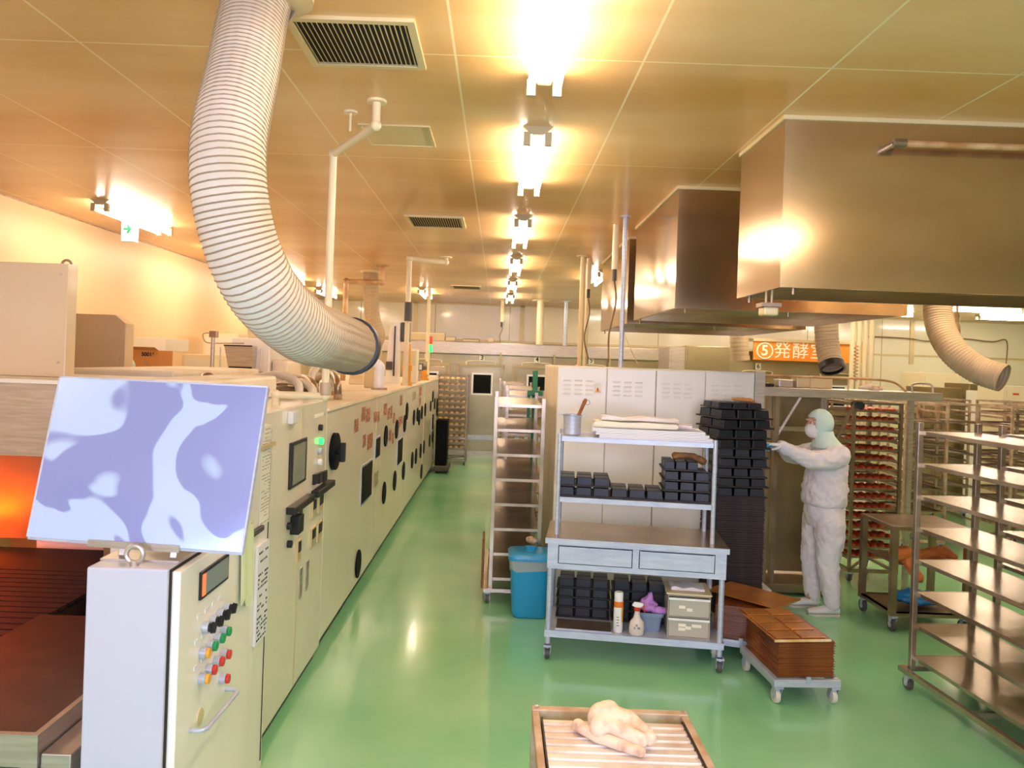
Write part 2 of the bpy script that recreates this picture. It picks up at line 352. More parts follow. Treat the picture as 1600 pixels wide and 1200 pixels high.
# exit sign
p = at(203, 364, 7.05)
t = thing('exit_sign', (p.x, p.y, CZ), 'white sign with green arrow hanging from ceiling by left wall', 'sign')
o = t.location
MB(o).box(p.x-0.055, p.x+0.055, p.y-0.05, p.y+0.05, CZ-0.25, CZ-0.03).build('sign_box', M['exit'], t)
MB(o).cyl((p.x, p.y, CZ-0.04), (p.x, p.y, CZ), 0.01).build('stem', M['lampw'], t)
y = p.y-0.0505; z = CZ-0.14
b = MB(o); b.prism([(p.x-0.035, y, z-0.01), (p.x+0.005, y, z-0.01), (p.x-0.01, y, z-0.04), (p.x+0.01, y, z-0.04), (p.x+0.038, y, z), (p.x+0.01, y, z+0.04), (p.x-0.01, y, z+0.04), (p.x+0.005, y, z+0.01), (p.x-0.035, y, z+0.01)], (0, -0.002, 0)); b.build('arrow', M['exitg'], t)

# ------------------------------------------------------------------ flexible ducts
def duct(name, pts, rad, label, m, mc, pitch=0.022, collar=True, amp=0.05, collar_at_end=True):
    path = spline(pts, 24); L_ = sum((a-b_).length for a, b_ in zip(path, path[1:])); n = max(20, int(L_/pitch*4))
    # resample evenly
    cum = [0]
    for a, b_ in zip(path, path[1:]): cum.append(cum[-1]+(a-b_).length)
    out = []; j = 0
    for i in range(n+1):
        d = L_*i/n
        while j < len(cum)-2 and cum[j+1] < d: j += 1
        f = (d-cum[j])/max(1e-9, cum[j+1]-cum[j]); out.append(path[j].lerp(path[j+1], f))
    rs = [rad*(1+amp*(0.5 if i % 4 in (1, 3) else (1 if i % 4 == 2 else 0))) for i in range(n+1)]
    t = thing(name, pts[0], label, 'duct')
    MB(t.location).tube(out, rs, 32, cap=False).build('hose', m, t, smooth=True)
    e = out[-1]; d = (out[-1]-out[-6]).normalized()
    if collar:
        b = MB(t.location); ro, ri = rad*1.12, rad*0.93
        b.tube([e-d*0.032, e-d*0.030, e-d*0.005, e+d*0.028, e+d*0.030], [rad*1.0, ro, ro, ro, ri], 32, cap=False); b.build('collar', mc, t, smooth='auto')
    if collar: 
        w_ = []; nt_ = int(L_/0.0175); q0 = None
        for i in range(nt_*20+1):
            f_ = i/(nt_*20)*(len(out)-1); k = min(int(f_), len(out)-2); p_ = out[k].lerp(out[k+1], f_-k); tg = (out[k+1]-out[k]).normalized()
            if q0 is None: q0 = tg.orthogonal().normalized()
            q0 = (q0-tg*q0.dot(tg)).normalized(); bi = tg.cross(q0); a_ = 2*PI*i/20; w_.append(p_+(q0*math.cos(a_)+bi*math.sin(a_))*rad*1.004)
        MB(t.location).tube(w_, 0.0030, 5).build('spiral_wire', M['wire'], t)
    b = MB(t.location); b.tube([e-d*0.12, e-d*0.10], [rad*0.9, rad*0.9], 24); b.build('inner_damper', M['dark'] if collar else M['duct_b'], t)
    s0 = out[0]; b = MB(t.location); b.lathe([(rad*1.35, -0.02), (rad*1.35, 0.0)], (s0.x, s0.y, min(s0.z, CZ)), 28); b.build('ceiling_flange', M['vent'], t)
    return t
duct('flexible_duct', [(at(404, -90, 2.5).x, 2.62, CZ), at(402, 0, 2.66), at(380, 110, 2.52), at(357, 235, 2.36), at(368, 350, 2.36), at(408, 450, 2.44), at(470, 512, 2.66), at(512, 529, 2.95), at(549, 541, 3.35)], 0.112,
     'huge pale ribbed flexible duct hanging from ceiling with black collar', M['duct'], M['black'], amp=0.0)
duct('flexible_duct', [(at(578, 448, 11).x, 11, CZ), at(580, 475, 11), at(583, 500, 11), at(590, 523, 11), at(585, 540, 11)], 0.105, 'slim beige duct dropping onto far end of the oven', M['duct_b'], M['vent'], 0.05, amp=0.02)
q = at(1467, 480, 6.3)
duct('flexible_duct', [(q.x, 6.3, CZ), at(1467, 440, 6.3), at(1467, 500, 6.25), at(1487, 545, 6.1), at(1525, 576, 5.95), at(1568, 591, 5.8)], 0.104, 'beige curved duct with open end at right, behind hood', M['duct_b'], M['duct_b'], 0.024, False)
q = at(1296, 480, 7.05)
duct('flexible_duct', [(q.x, 7.05, CZ), at(1292, 440, 7.05), at(1291, 500, 7.05), at(1293, 540, 7.05), at(1300, 573, 6.95)], 0.1, 'beige ribbed duct hanging in front of the orange sign', M['duct_b'], M['black'], 0.03)
q = at(1154, 500, 9.5)
duct('flexible_duct', [(q.x, 9.5, CZ), at(1154, 480, 9.5), at(1154, 520, 9.5), at(1156, 560, 9.5)], 0.105, 'beige ribbed duct left of the orange sign', M['duct_b'], M['duct_b'], 0.05)

# ------------------------------------------------------------------ pipes and poles
def pipe(name, pts, r, m, label, cat='pipe', flange=True, fitting=None):
    t = thing(name, Vector(pts[0]), label, cat); o = t.location
    # elbow joints by splitting runs
    for a, b_ in zip(pts, pts[1:]): MB(o).cyl(a, b_, r, 14).build('pipe_run', m, t, smooth='auto')
    for p_ in pts[1:-1]: MB(o).ball(p_, r*1.35, r*1.35, r*1.35, 12, 8).build('elbow', m, t, smooth=True)
    if flange: MB(o).cyl(Vector(pts[0])-Vector((0, 0, 0.012)), Vector(pts[0]), r*2.4, 18).build('flange', m, t)
    if fitting:
        for (p_, rr, hh, mm) in fitting: MB(o).cyl(Vector(p_)-Vector((0, 0, hh/2)), Vector(p_)+Vector((0, 0, hh/2)), rr, 12).build('fitting', mm, t, smooth='auto')
    return t
# bent cream pipe at the left
a = Vector((-0.63, 3.68, CZ)); pz = 3.03
c0 = at(512, 208, 4.0); c0 = Vector((c0.x, 4.0, 3.0))
pipe('water_pipe', [a, (a.x, a.y, 3.07), (-0.90, 4.25, 3.05), (-0.905, 4.26, 1.60)] if False else [a, (a.x, a.y, 3.05), (c0.x-0.0, c0.y+0.15, 3.03), (c0.x, c0.y+0.15, 1.72), (-1.20, c0.y+0.15, 1.72), (-1.20, c0.y+0.15, 1.66)], 0.02, M['pipe'], 'tall cream pipe bent along ceiling, standing on the control panel', fitting=[((c0.x, c0.y+0.15, 1.76), 0.028, 0.07, M['rust'])])
t = thing('pipe_hanger', (-0.79, 3.86, CZ), 'small cream ceiling hanger holding the bent cream pipe', 'pipe hanger'); o = t.location
MB(o).cyl((-0.79, 3.86, CZ-0.01), (-0.79, 3.86, CZ), 0.035, 16).build('flange', M['pipe'], t); MB(o).cyl((-0.79, 3.86, CZ-0.1), (-0.79, 3.86, CZ), 0.006, 8).build('rod', M['pipe'], t)
a = at(697, 398, 9.2); a.z = CZ
c1 = at(697, 410, 9.2); c2 = at(640, 404, 8.9); c3 = Vector((c2.x, c2.y, 1.62))
pipe('steam_pipe', [a, Vector((a.x, a.y, c1.z)), c2, c3], 0.03, M['pipe'], 'cream pipe with grey valve rising from the oven top', fitting=[(at(638, 487, 8.9), 0.045, 0.22, M['rubber'])])
a = at(597, 435, 10.3); a.z = CZ
c1 = at(597, 441, 10.3); c2 = at(541, 440, 10.0); c3 = Vector((c2.x, c2.y, 1.62))
pipe('steam_pipe', [a, Vector((a.x, a.y, c1.z)), c2, c3], 0.035, M['pipe_r'], 'rusty copper-coloured pipe bent below the ceiling behind the duct')
a = at(978, 336, 6.30); a.z = CZ
pipe('support_pole', [a, Vector((a.x, a.y+0.9, 1.4))] if False else [a, Vector((a.x, a.y, 1.926))], 0.019, M['steel_b'], 'slim steel pole from ceiling beside the cream louvred cabinet', 'pole')
for u, v, Y, r, m, l, zb in ((912, 400, 8.7, 0.032, 'vent', 'pale tan pole left of the steel hoods', 0), (919, 404, 9.4, 0.03, 'pipe', 'cream pole just right of the pale tan pole', 0), (845, 470, 15.1, 0.07, 'pipe', 'thick cream pole standing on the far steel proofer wall', 2.3), (885, 466, 15.1, 0.04, 'steel_b', 'thin steel pole on far proofer right of the thick cream pole', 2.3), (786, 470, 15.3, 0.035, 'pipe', 'short cream conduit hanging in the back centre', 2.75), (671, 455, 13.2, 0.03, 'pipe', 'thin pole rising behind the signal tower', 1.9)):
    a = at(u, v, Y); a.z = CZ; pipe('support_pole', [a, (a.x, a.y, zb)], r, M[m], l, 'pole')
def drop(u, v0, v1, vend, Y, label, sway=8):
    a = at(u, v0, Y); t = thing('hanging_socket', (a.x, Y, CZ), label, 'power drop'); o = t.location
    e = at(u, v1, Y); MB(o).cyl((a.x, Y, CZ), (a.x, Y, e.z), 0.028 if Y < 8 else 0.03, 12).build('conduit', M['pipe'], t, smooth='auto')
    MB(o).cyl((a.x, Y, e.z-0.10), (a.x, Y, e.z), 0.02, 10).build('plug', M['rubber'], t)
    f = at(u+sway, vend, Y); x0 = a.x
    pts = spline([(x0, Y, e.z-0.1), (x0+0.02, Y, e.z*0.65+f.z*0.35), (x0-0.03, Y, e.z*0.3+f.z*0.7), (f.x, Y, f.z)], 6)
    MB(o).tube(pts, 0.008, 6).build('cable', M['cable'], t, smooth=True)
drop(963, 350, 421, 565, 6.7, 'power drop with dangling brown cable beside the slim steel pole', -12)
drop(921, 410, 452, 560, 8.9, 'power drop with thin cable left of the third steel hood', -2)
drop(785, 470, 503, 535, 15.3, 'power drop with thin cable at the back centre', -3)
t = thing('pull_cord', at(960, 520, 9.6), 'cream pull cord slanting behind the hoods', 'cord')
MB(t.location).cyl(at(975, 521, 9.6), Vector((at(975, 521, 9.6).x, 9.6, CZ)), 0.006, 6).build('hanger', M['cord'], t)
MB(t.location).cyl(at(975, 521, 9.6), at(996, 568, 9.6), 0.006, 6).build('cord', M['cord'], t)

# ------------------------------------------------------------------ steel hoods
def hood(x0, x1, y0, y1, label, zb=2.345):
    t = thing('extraction_hood', ((x0+x1)/2, (y0+y1)/2, CZ), label, 'extraction hood', 'steel extraction hoods'); o = t.location; w_ = 0.02
    MB(o).box(x0, x1, y0, y0+w_, zb, CZ).build('front_panel', M['hood'], t)
    MB(o).box(x0, x0+w_, y0+w_, y1-w_, zb, CZ).build('side_panel', M['hood'], t)
    MB(o).box(x1-w_, x1, y0+w_, y1-w_, zb, CZ).build('side_panel', M['hood'], t)
    MB(o).box(x0, x1, y1-w_, y1, zb, CZ).build('rear_panel', M['hood'], t)
    MB(o).box(x0+w_, x1-w_, y0+w_, y1-w_, zb+0.06, zb+0.075).build('underside_panel', M['steel_d'], t)
    b = MB(o); e = 0.012
    b.box(x0-e, x1+e, y0-e, y0-0.0005, CZ-0.02, CZ); b.box(x0-e, x0-0.0005, y0, y1+e, CZ-0.02, CZ); b.build('ceiling_trim', M['vent'], t)
    b = MB(o)
    for (x, y) in ((x0+0.08, y0+0.04), (x0+0.04, y1-0.1), ((x0+x1)/2, y0+0.05)): b.cyl((x, y, zb-0.03), (x, y, zb+0.06), 0.008, 8)
    b.build('drain_stub', M['steel_d'], t)
    return t
hood(1.335, 4.6, 3.69, 4.36, 'nearest and largest stainless steel hood at upper right')
hood(1.175, 2.75, 5.2, 6.79, 'middle stainless steel hood with dark shaded face')
hood(1.2, 2.9, 7.3, 9.2, 'farthest stainless steel hood, mostly hidden by the middle one')
p0 = at(1405, 224, 3.62); p1 = at(1640, 232, 3.62)
t = thing('conduit', p0, 'thin horizontal conduit across front of the nearest hood', 'conduit'); o = t.location
MB(o).cyl(p0, p1, 0.016, 12).build('pipe_run', M['pipe_r'], t, smooth='auto'); MB(o).cyl(p0-Vector((0.03, 0, 0)), p0+Vector((0.03, 0, 0)), 0.022, 12).build('fitting', M['steel_d'], t, smooth='auto')
MB(o).cyl(p0-Vector((0.02, 0, 0.0)), p0-Vector((0.02, -0.07, 0)), 0.014, 10).build('bracket', M['steel_d'], t)
p0 = at(1201, 480, 4.0)
t = thing('hood_lamp', p0, 'small boxed lamp hanging under the nearest hood corner', 'lamp'); o = t.location
MB(o).box(p0.x-0.05, p0.x+0.05, 3.95, 4.05, p0.z+0.0, p0.z+0.02).build('mounting_plate', M['steel_d'], t)
MB(o).box(p0.x-0.04, p0.x+0.04, 3.955, 4.045, p0.z-0.045, p0.z).build('lamp_glass', M['vent'], t, bevel=0.01)
b = MB(o)
for s in (-1, 1): b.cyl((p0.x+s*0.015, 4.0, p0.z+0.02), (p0.x+s*0.015, 4.0, 2.41), 0.006, 8)
b.build('stem', M['vent'], t)
exec_marker = 1
# ------------------------------------------------------------------ long oven on the left
def Fx(u, v, X):      # point of the plane x = X seen at pixel u, v
    p = at(u, v, 1.0)-Vector((0, 0, H)); k = X/p.x; return Vector((X, k, H+p.z*k))
OX = -1.10; OT = 1.60; OY0, OY1 = 4.97, 14.0
t = thing('tunnel_oven', (-2.0, 9.0, 0), 'long cream tunnel oven with black round ports along the aisle', 'oven'); o = t.location; OV = t
MB(o).box(-2.95, OX, OY0, OY1, 0.10, OT-0.02).build('body', M['oven'], t)
MB(o).box(-2.90, OX-0.05, OY0+0.05, OY1-0.05, 0.0, 0.10).build('plinth', M['black'], t)
MB(o).box(-2.95, OX+0.012, OY0, OY1, OT-0.02, OT).build('top_plate', M['dirtcream'], t)
for y in (7.0, 9.1, 11.5):
    MB(o).box(OX, OX+0.004, y-0.004, y+0.004, 0.1, OT-0.02).build('panel_seam', M['vent'], t)
# notices, windows and ports: (x left, x right, y top, y bottom) in a 6x crop whose corner is pixel (540, 600)
NOT = [(80, 117, 310, 470), (147, 185, 195, 368), (193, 228, 208, 375), (265, 290, 245, 370), (290, 316, 245, 370), (357, 384, 168, 305), (393, 412, 212, 350), (420, 437, 190, 335), (445, 460, 258, 382), (510, 530, 95, 215), (498, 515, 295, 415), (520, 535, 290, 375), (162, 187, 458, 605), (204, 250, 445, 625), (404, 425, 415, 548), (437, 450, 445, 570), (688, 712, 15, 120), (690, 705, 125, 215)]
GRY = [(265, 305, 800, 970), (625, 660, 60, 165)]
WIN = [(142, 240, 695, 1135), (275, 318, 468, 718), (482, 528, 478, 778), (805, 820, 258, 450)]
PRT = [(358, 387, 382, 592), (462, 488, 330, 518), (562, 582, 170, 340), (540, 562, 282, 455), (628, 648, 238, 390), (664, 678, 218, 355), (678, 696, 238, 390), (705, 720, 200, 332), (736, 750, 175, 305), (340, 372, 912, 1128), (444, 468, 808, 1003), (528, 550, 726, 902), (612, 632, 632, 793), (650, 664, 600, 752), (692, 708, 556, 698), (724, 738, 525, 655), (704, 713, 750, 890), (810, 823, 62, 175), (790, 800, 155, 260), (848, 862, 120, 315), (828, 838, 130, 240), (780, 790, 470, 590), (808, 816, 440, 550), (85, 138, 1550, 1820)]
def span(q):
    u0, u1, v0, v1 = 540+q[0]/6, 540+q[1]/6, 600+q[2]/6, 600+q[3]/6; vm = (v0+v1)/2; um = (u0+u1)/2
    a = Fx(u0, vm, OX); b = Fx(u1, vm, OX); c = Fx(um, v0, OX); d = Fx(um, v1, OX); return a.y, b.y, d.z, c.z
for q in NOT:
    y0, y1, z0, z1 = span(q); k = (z1-z0)*0.12
    MB(o).box(OX, OX+0.003, y0, y1, z0+k, z1-k).build('notice', M['photo'], t)
for q in GRY:
    y0, y1, z0, z1 = span(q); k = (z1-z0)*0.12
    MB(o).box(OX, OX+0.003, y0, y1, z0+k, z1-k).build('notice', M['photog'], t)
for q in WIN:
    y0, y1, z0, z1 = span(q); k = (z1-z0)*0.1
    f = MB(o).box(OX, OX+0.006, y0, y1, z0+k, z1-k).build('window_frame', M['steel_b'], t)
    MB(o).box(OX+0.006, OX+0.010, y0+0.02, y1-0.02, z0+k+0.015, z1-k-0.015).build('pane', M['portblack'], f, bevel=0.003)
for q in PRT:
    y0, y1, z0, z1 = span(q); yc = (y0+y1)/2; zc = (z0+z1)/2; r = min((z1-z0)/2*0.92, 0.16)
    MB(o).cyl((OX, yc, zc), (OX+0.012, yc, zc), r, 28).build('port_cover', M['portblack'], t, bevel=0.003)
# isolator wheel with lever
p = Fx(520, 705, OX); MB(o).cyl((OX, p.y, p.z), (OX+0.03, p.y, p.z), 0.125, 32).build('dial_wheel', M['portblack'], t, bevel=0.004)
b = MB(o); b.cyl((OX+0.03, p.y, p.z), (OX+0.06, p.y, p.z), 0.02, 12); b.box(OX+0.05, OX+0.085, p.y-0.02, p.y+0.02, p.z-0.07, p.z+0.06); b.build('lever', M['black'], t, bevel=0.006)

# ------------------------------------------------------------------ oven control panel block
t = thing('oven_switch_cabinet', (-1.5, 4.28, 0), 'cream control panel with touch screen joined to the oven', 'control panel'); o = t.location
MB(o).box(-1.75, OX, 3.51, 4.965, 0.06, 1.66).build('body', M['oven'], t, bevel=0.008)
MB(o).box(-1.7, OX-0.03, 3.53, 4.93, 0.0, 0.06).build('plinth', M['black'], t)
MB(o).box(OX, OX+0.004, 4.325, 4.335, 0.08, 1.64).build('door_seam', M['vent'], t)
def R4(u0, u1, v0, v1, inset=0.0):   # rectangle on the panel face from its centre-line pixels
    um, vm = (u0+u1)/2, (v0+v1)/2
    return Fx(u0, vm, OX).y, Fx(u1, vm, OX).y, Fx(um, v1, OX).z, Fx(um, v0, OX).z
def plate(nm, u0, u1, v0, v1, m, th=0.01, parent=t, bev=0, x0=0.0):
    y0, y1, z0, z1 = R4(u0, u1, v0, v1); return MB(o).box(OX+x0, OX+x0+th, y0, y1, z0, z1).build(nm, m, parent, bevel=bev)
s = plate('touch_screen', 451, 476, 688, 757, M['black'], 0.012, bev=0.003); plate('display', 455, 473, 693, 752, M['screen'], 0.003, s, 0, 0.012)
plate('timer', 449, 459, 642, 661, M['white_c'], 0.03, bev=0.005)
plate('handle', 447, 479, 782, 793, M['black'], 0.05, bev=0.006); plate('handle', 486, 512, 758, 768, M['black'], 0.05, bev=0.006)
plate('selector_block', 453, 461, 805, 832, M['black'], 0.05, bev=0.004)
plate('label_plate', 491, 505, 646, 652, M['paper'], 0.003)
for u0, u1, v0, v1 in ((463, 470, 795, 826), (462, 468, 844, 876), (486, 492, 779, 808), (496, 503, 772, 800), (484, 491, 824, 853), (494, 501, 815, 844)):
    s = plate('counter', u0, u1, v0, v1, M['vent'], 0.012, bev=0.002); vm = (v0*0.45+v1*0.55); plate('display', u0+1, u1-1, v0+2, vm, M['black'], 0.003, s, 0, 0.012)
for k in range(3): plate('switch', 488+k*7, 493+k*7, 740-k*2, 756-k*2, M['black'], 0.02, bev=0.003)
for u, v, m in ((498, 668, 'black'), (499, 689, 'lightg'), (497, 705, 'steel_b'), (497, 722, 'white_c'), (449, 822, 'black'), (449, 850, 'black')):
    p = Fx(u, v, OX); MB(o).cyl((OX, p.y, p.z), (OX+0.025, p.y, p.z), 0.02, 16).build('push_button', M[m], t, bevel=0.003)
for u0, u1, v0, v1 in ((467, 471, 888, 933), (477, 481, 877, 920)): plate('recessed_handle', u0, u1, v0, v1, M['steel'], 0.006)
# recessed section with papers, left of the control panel
t = thing('oven_end_cabinet', (-1.2, 3.3, 0), 'plain cream cabinet section between the control box and the touch screen panel', 'cabinet'); o = t.location
PX = -1.02
MB(o).box(-1.40, PX, 3.095, 3.50, 0.06, 1.62).build('body', M['white'], t, bevel=0.005); MB(o).box(-1.38, PX-0.02, 3.11, 3.48, 0, 0.06).build('plinth', M['black'], t)
MB(o).box(PX, PX+0.003, 3.47, 3.476, 0.1, 1.6).build('door_edge', M['dark'], t)
def paper_sheet(nm, u0, u1, v0, v1, m, label, lines=0, th=0.004, cat='paper', hand=False, inkm='inkg'):
    um, vm = (u0+u1)/2, (v0+v1)/2
    y0, y1, z0, z1 = Fx(u0, vm, PX).y, Fx(u1, vm, PX).y, Fx(um, v1, PX).z, Fx(um, v0, PX).z; y0 = max(y0, 3.11); y1 = min(y1, 3.465)
    tt = thing(nm, (PX, (y0+y1)/2, z0), label, cat); oo = tt.location
    MB(oo).box(PX+0.001, PX+0.001+th, y0, y1, z0, z1).build('sheet', m, tt)
    if lines:
        b = MB(oo); x = PX+0.0015+th; rr = random.Random(int(u0))
        for i in range(lines):
            z = z1-(z1-z0)*(i+0.8)/(lines+0.8); y = y0+(y1-y0)*0.08
            if hand and rr.random() < 0.18: continue
            while y < y1-(y1-y0)*0.12:
                l = rr.uniform(0.006, 0.02) if hand else rr.uniform(0.01, 0.05)
                if rr.random() < 0.75: b.box(x-0.0005, x+0.0002, y, min(y+l, y1-0.005), z-(0.005 if hand else 0.0015), z+(0.004 if hand else 0.0015))
                y += l+rr.uniform(0.004, 0.012)
        b.build('writing', M[inkm], tt)
    return tt
paper_sheet('paper_sheet', 406, 430, 688, 815, M['paper'], 'printed paper sheet hanging behind edge of the bluish board', 26)
paper_sheet('paper_sheet', 412, 430, 664, 688, M['paper'], 'small upper paper tucked above the long printed sheet', 3)
t2 = paper_sheet('whiteboard', 397, 427, 845, 990, M['white_c'], 'tall narrow whiteboard with black handwriting on cream cabinet', 22, 0.012, 'whiteboard', True, 'ink')
pm = Fx(400, 882, PX); 
t3 = thing('wooden_ruler', (PX, 3.4, Fx(420, 695, PX).z), 'pale wooden strip across the printed paper', 'strip')
MB(t3.location).box(PX+0.006, PX+0.02, 3.12, 3.49, t3.location.z-0.008, t3.location.z+0.01).build('strip', M['card'] if False else M['vent'], t3)
t3 = thing('door_handle_plate', (PX, 3.42, Fx(415, 818, PX).z), 'short dark handle below the printed paper', 'handle'); MB(t3.location).box(PX, PX+0.02, 3.22, 3.36, t3.location.z-0.012, t3.location.z+0.012).build('grip', M['rubber'], t3, bevel=0.004)
t3 = thing('towel', (-0.955, 2.95, 1.2), 'pale green towel hanging on side edge of the control box', 'towel')
b = MB(t3.location)
zt, zb_ = 1.27, Fx(388, 935, -0.95).z
b.rings([[(-0.945+0.008*math.sin(k*1.3)+dx*0.1, 2.92+0.15*k/9, z+(0.03*math.sin(k) if z == zb_ else 0)) for k in range(10)]+[(-0.951+0.008*math.sin(k*1.3)+dx*0.1, 2.92+0.15*k/9, z+(0.03*math.sin(k) if z == zb_ else 0)) for k in reversed(range(10))] for z, dx in ((zb_, 0), ((zt+zb_)/2, -0.03), (zt, -0.06))])
b.build('cloth', M['greenpanel'], t3, smooth='auto')

# ------------------------------------------------------------------ near control box
t = thing('control_box', (-1.12, 2.8, 0), 'white control box nearest the camera with buttons on its side', 'control box'); o = t.location
BX0, BX1, BY0, BY1, BT = -1.245, -0.965, 2.36, 3.07, 1.265
MB(o).box(BX0, BX1-0.03, BY0, BY1, 0.0, BT).build('body', M['boxpaint'], t, bevel=0.006)
SX = BX1
MB(o).box(BX1-0.028, BX1, BY0+0.025, BY1-0.0, 0.05, BT-0.012).build('door', M['white'], t, bevel=0.004)
MB(o).box(BX1-0.03, BX1-0.027, BY0+0.012, BY1, 0.04, BT-0.004).build('gasket', M['dark'], t)
def S2(u, v): return Fx(u, v, SX)
y0, y1 = S2(311, 905).y, S2(354, 890).y; z0, z1 = S2(333, 925).z, S2(333, 868).z
z0, z1 = S2(314, 935).z, S2(314, 893).z
s = MB(o).box(SX, SX+0.008, y0, y1, z0, z1).build('readout', M['black'], t); MB(o).box(SX+0.008, SX+0.010, y0+0.04, y1-0.01, z0+0.01, z1-0.01).build('screen', M['display'], s)
MB(o).box(SX+0.008, SX+0.011, y0+0.01, y0+0.035, z0+0.01, z1-0.01).build('lit_strip', M['dispor'], s)
BT_ = [(322, 980, 'black'), (334, 970, 'black'), (345, 960, 'black'), (355, 950, 'black'),
       (318, 1020, 'yellow'), (329, 1009, 'green'), (341, 997, 'green'), (351, 986, 'green'),
       (317, 1060, 'yellow'), (328, 1046, 'red'), (340, 1033, 'red'), (351, 1022, 'red'), (349, 1060, 'red')]
for u, v, m in BT_:
    p = S2(u-5, v); q = MB(o).cyl((SX, p.y, p.z), (SX+0.022, p.y, p.z), 0.019, 20).build('push_button', M['steel_b'], t, bevel=0.002)
    if m == 'black':
        b = MB(o); b.cyl((SX+0.022, p.y, p.z), (SX+0.030, p.y, p.z), 0.015, 16); b.hexa([(SX+0.030, p.y-0.016, p.z-0.012), (SX+0.045, p.y-0.014, p.z-0.010), (SX+0.045, p.y-0.004, p.z-0.016), (SX+0.030, p.y-0.004, p.z-0.02), (SX+0.030, p.y+0.006, p.z+0.018), (SX+0.045, p.y+0.006, p.z+0.016), (SX+0.045, p.y+0.014, p.z+0.010), (SX+0.030, p.y+0.016, p.z+0.012)])
        b.build('selector_knob', M['black'], q)
    else: MB(o).cyl((SX+0.022, p.y, p.z), (SX+0.034, p.y, p.z), 0.0165, 20).build('cap', M[m], q, bevel=0.002)
for u, v, _ in BT_[:12]: p = S2(u-12, v-8); MB(o).box(SX, SX+0.002, p.y-0.014, p.y+0.010, p.z+0.012, p.z+0.026).build('button_label', M['white_c'], t)
a = S2(296, 1141); c = S2(352, 1077)
b = MB(o); b.tube(spline([(SX-0.002, a.y, a.z), (SX+0.03, a.y, a.z), (SX+0.05, a.y+0.015, a.z+0.0), (SX+0.052, a.y+0.05, a.z), (SX+0.052, c.y-0.05, c.z), (SX+0.05, c.y-0.015, c.z), (SX+0.03, c.y, c.z), (SX-0.002, c.y, c.z)], 5), 0.0075, 12)
b.build('grab_handle', M['steel_b'], t, smooth=True)
p = S2(312, 1120); MB(o).cyl((SX, p.y, p.z), (SX+0.004, p.y, p.z), 0.028, 20).build('worn_patch', M['vent'], t)
b = MB(o); ce = at(214, 856, 2.72); ce = Vector((-1.115, 2.395, BT+0.035)); b.torus(ce, 0.026, 0.008, (0, 1, 0)); b.cyl((ce.x, ce.y, BT), (ce.x, ce.y, ce.z-0.02), 0.014, 12); b.build('lifting_eye', M['steel'], t, smooth='auto')

# reflective board standing on the box
t = thing('backing_board', (-1.07, 2.5, BT), 'bluish metal board with painted-in reflections leaning back on the control box', 'board'); o = t.location
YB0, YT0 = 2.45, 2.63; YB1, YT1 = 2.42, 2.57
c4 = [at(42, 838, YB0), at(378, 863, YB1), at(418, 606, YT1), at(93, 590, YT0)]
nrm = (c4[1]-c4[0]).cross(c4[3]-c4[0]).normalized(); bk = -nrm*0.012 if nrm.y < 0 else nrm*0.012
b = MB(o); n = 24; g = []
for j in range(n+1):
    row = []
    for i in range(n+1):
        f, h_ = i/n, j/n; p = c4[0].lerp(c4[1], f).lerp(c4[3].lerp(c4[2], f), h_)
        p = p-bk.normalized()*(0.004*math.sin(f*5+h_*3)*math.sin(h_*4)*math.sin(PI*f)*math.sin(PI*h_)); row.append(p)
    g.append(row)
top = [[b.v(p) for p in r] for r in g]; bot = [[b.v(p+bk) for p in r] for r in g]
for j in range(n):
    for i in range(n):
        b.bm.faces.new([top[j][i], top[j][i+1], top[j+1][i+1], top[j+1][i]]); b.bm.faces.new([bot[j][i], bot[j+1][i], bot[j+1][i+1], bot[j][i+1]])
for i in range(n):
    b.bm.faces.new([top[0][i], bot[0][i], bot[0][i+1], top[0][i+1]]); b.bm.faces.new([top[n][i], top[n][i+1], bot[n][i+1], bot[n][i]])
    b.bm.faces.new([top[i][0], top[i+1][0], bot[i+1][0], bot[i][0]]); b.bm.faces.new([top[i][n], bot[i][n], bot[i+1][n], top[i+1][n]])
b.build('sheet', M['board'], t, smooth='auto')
b = MB(o)
for i in range(4): b.bar(c4[i]+bk*0.6, c4[(i+1) % 4]+bk*0.6, 0.006, 0.016)
b.build('edge_tape', M['steel_b'], t)
a1, a2 = at(138, 848, 2.44), at(280, 858, 2.425)
b = MB(o); b.bar(a1, a2, 0.006, 0.022); b.hexa([(BX0, 2.44, BT), (BX1-0.03, 2.44, BT), (BX1-0.03, 2.58, BT), (BX0, 2.58, BT), (BX0, 2.44, BT+0.006), (BX1-0.03, 2.44, BT+0.006), (BX1-0.03, 2.58, BT+0.006), (BX0, 2.58, BT+0.006)]); b.bar((-1.2, 2.49, BT), (-1.2, 2.56, BT+0.3), 0.02, 0.006); b.bar((-1.03, 2.48, BT), (-1.03, 2.55, BT+0.3), 0.02, 0.006)
b.build('bracket', M['steel'], t)

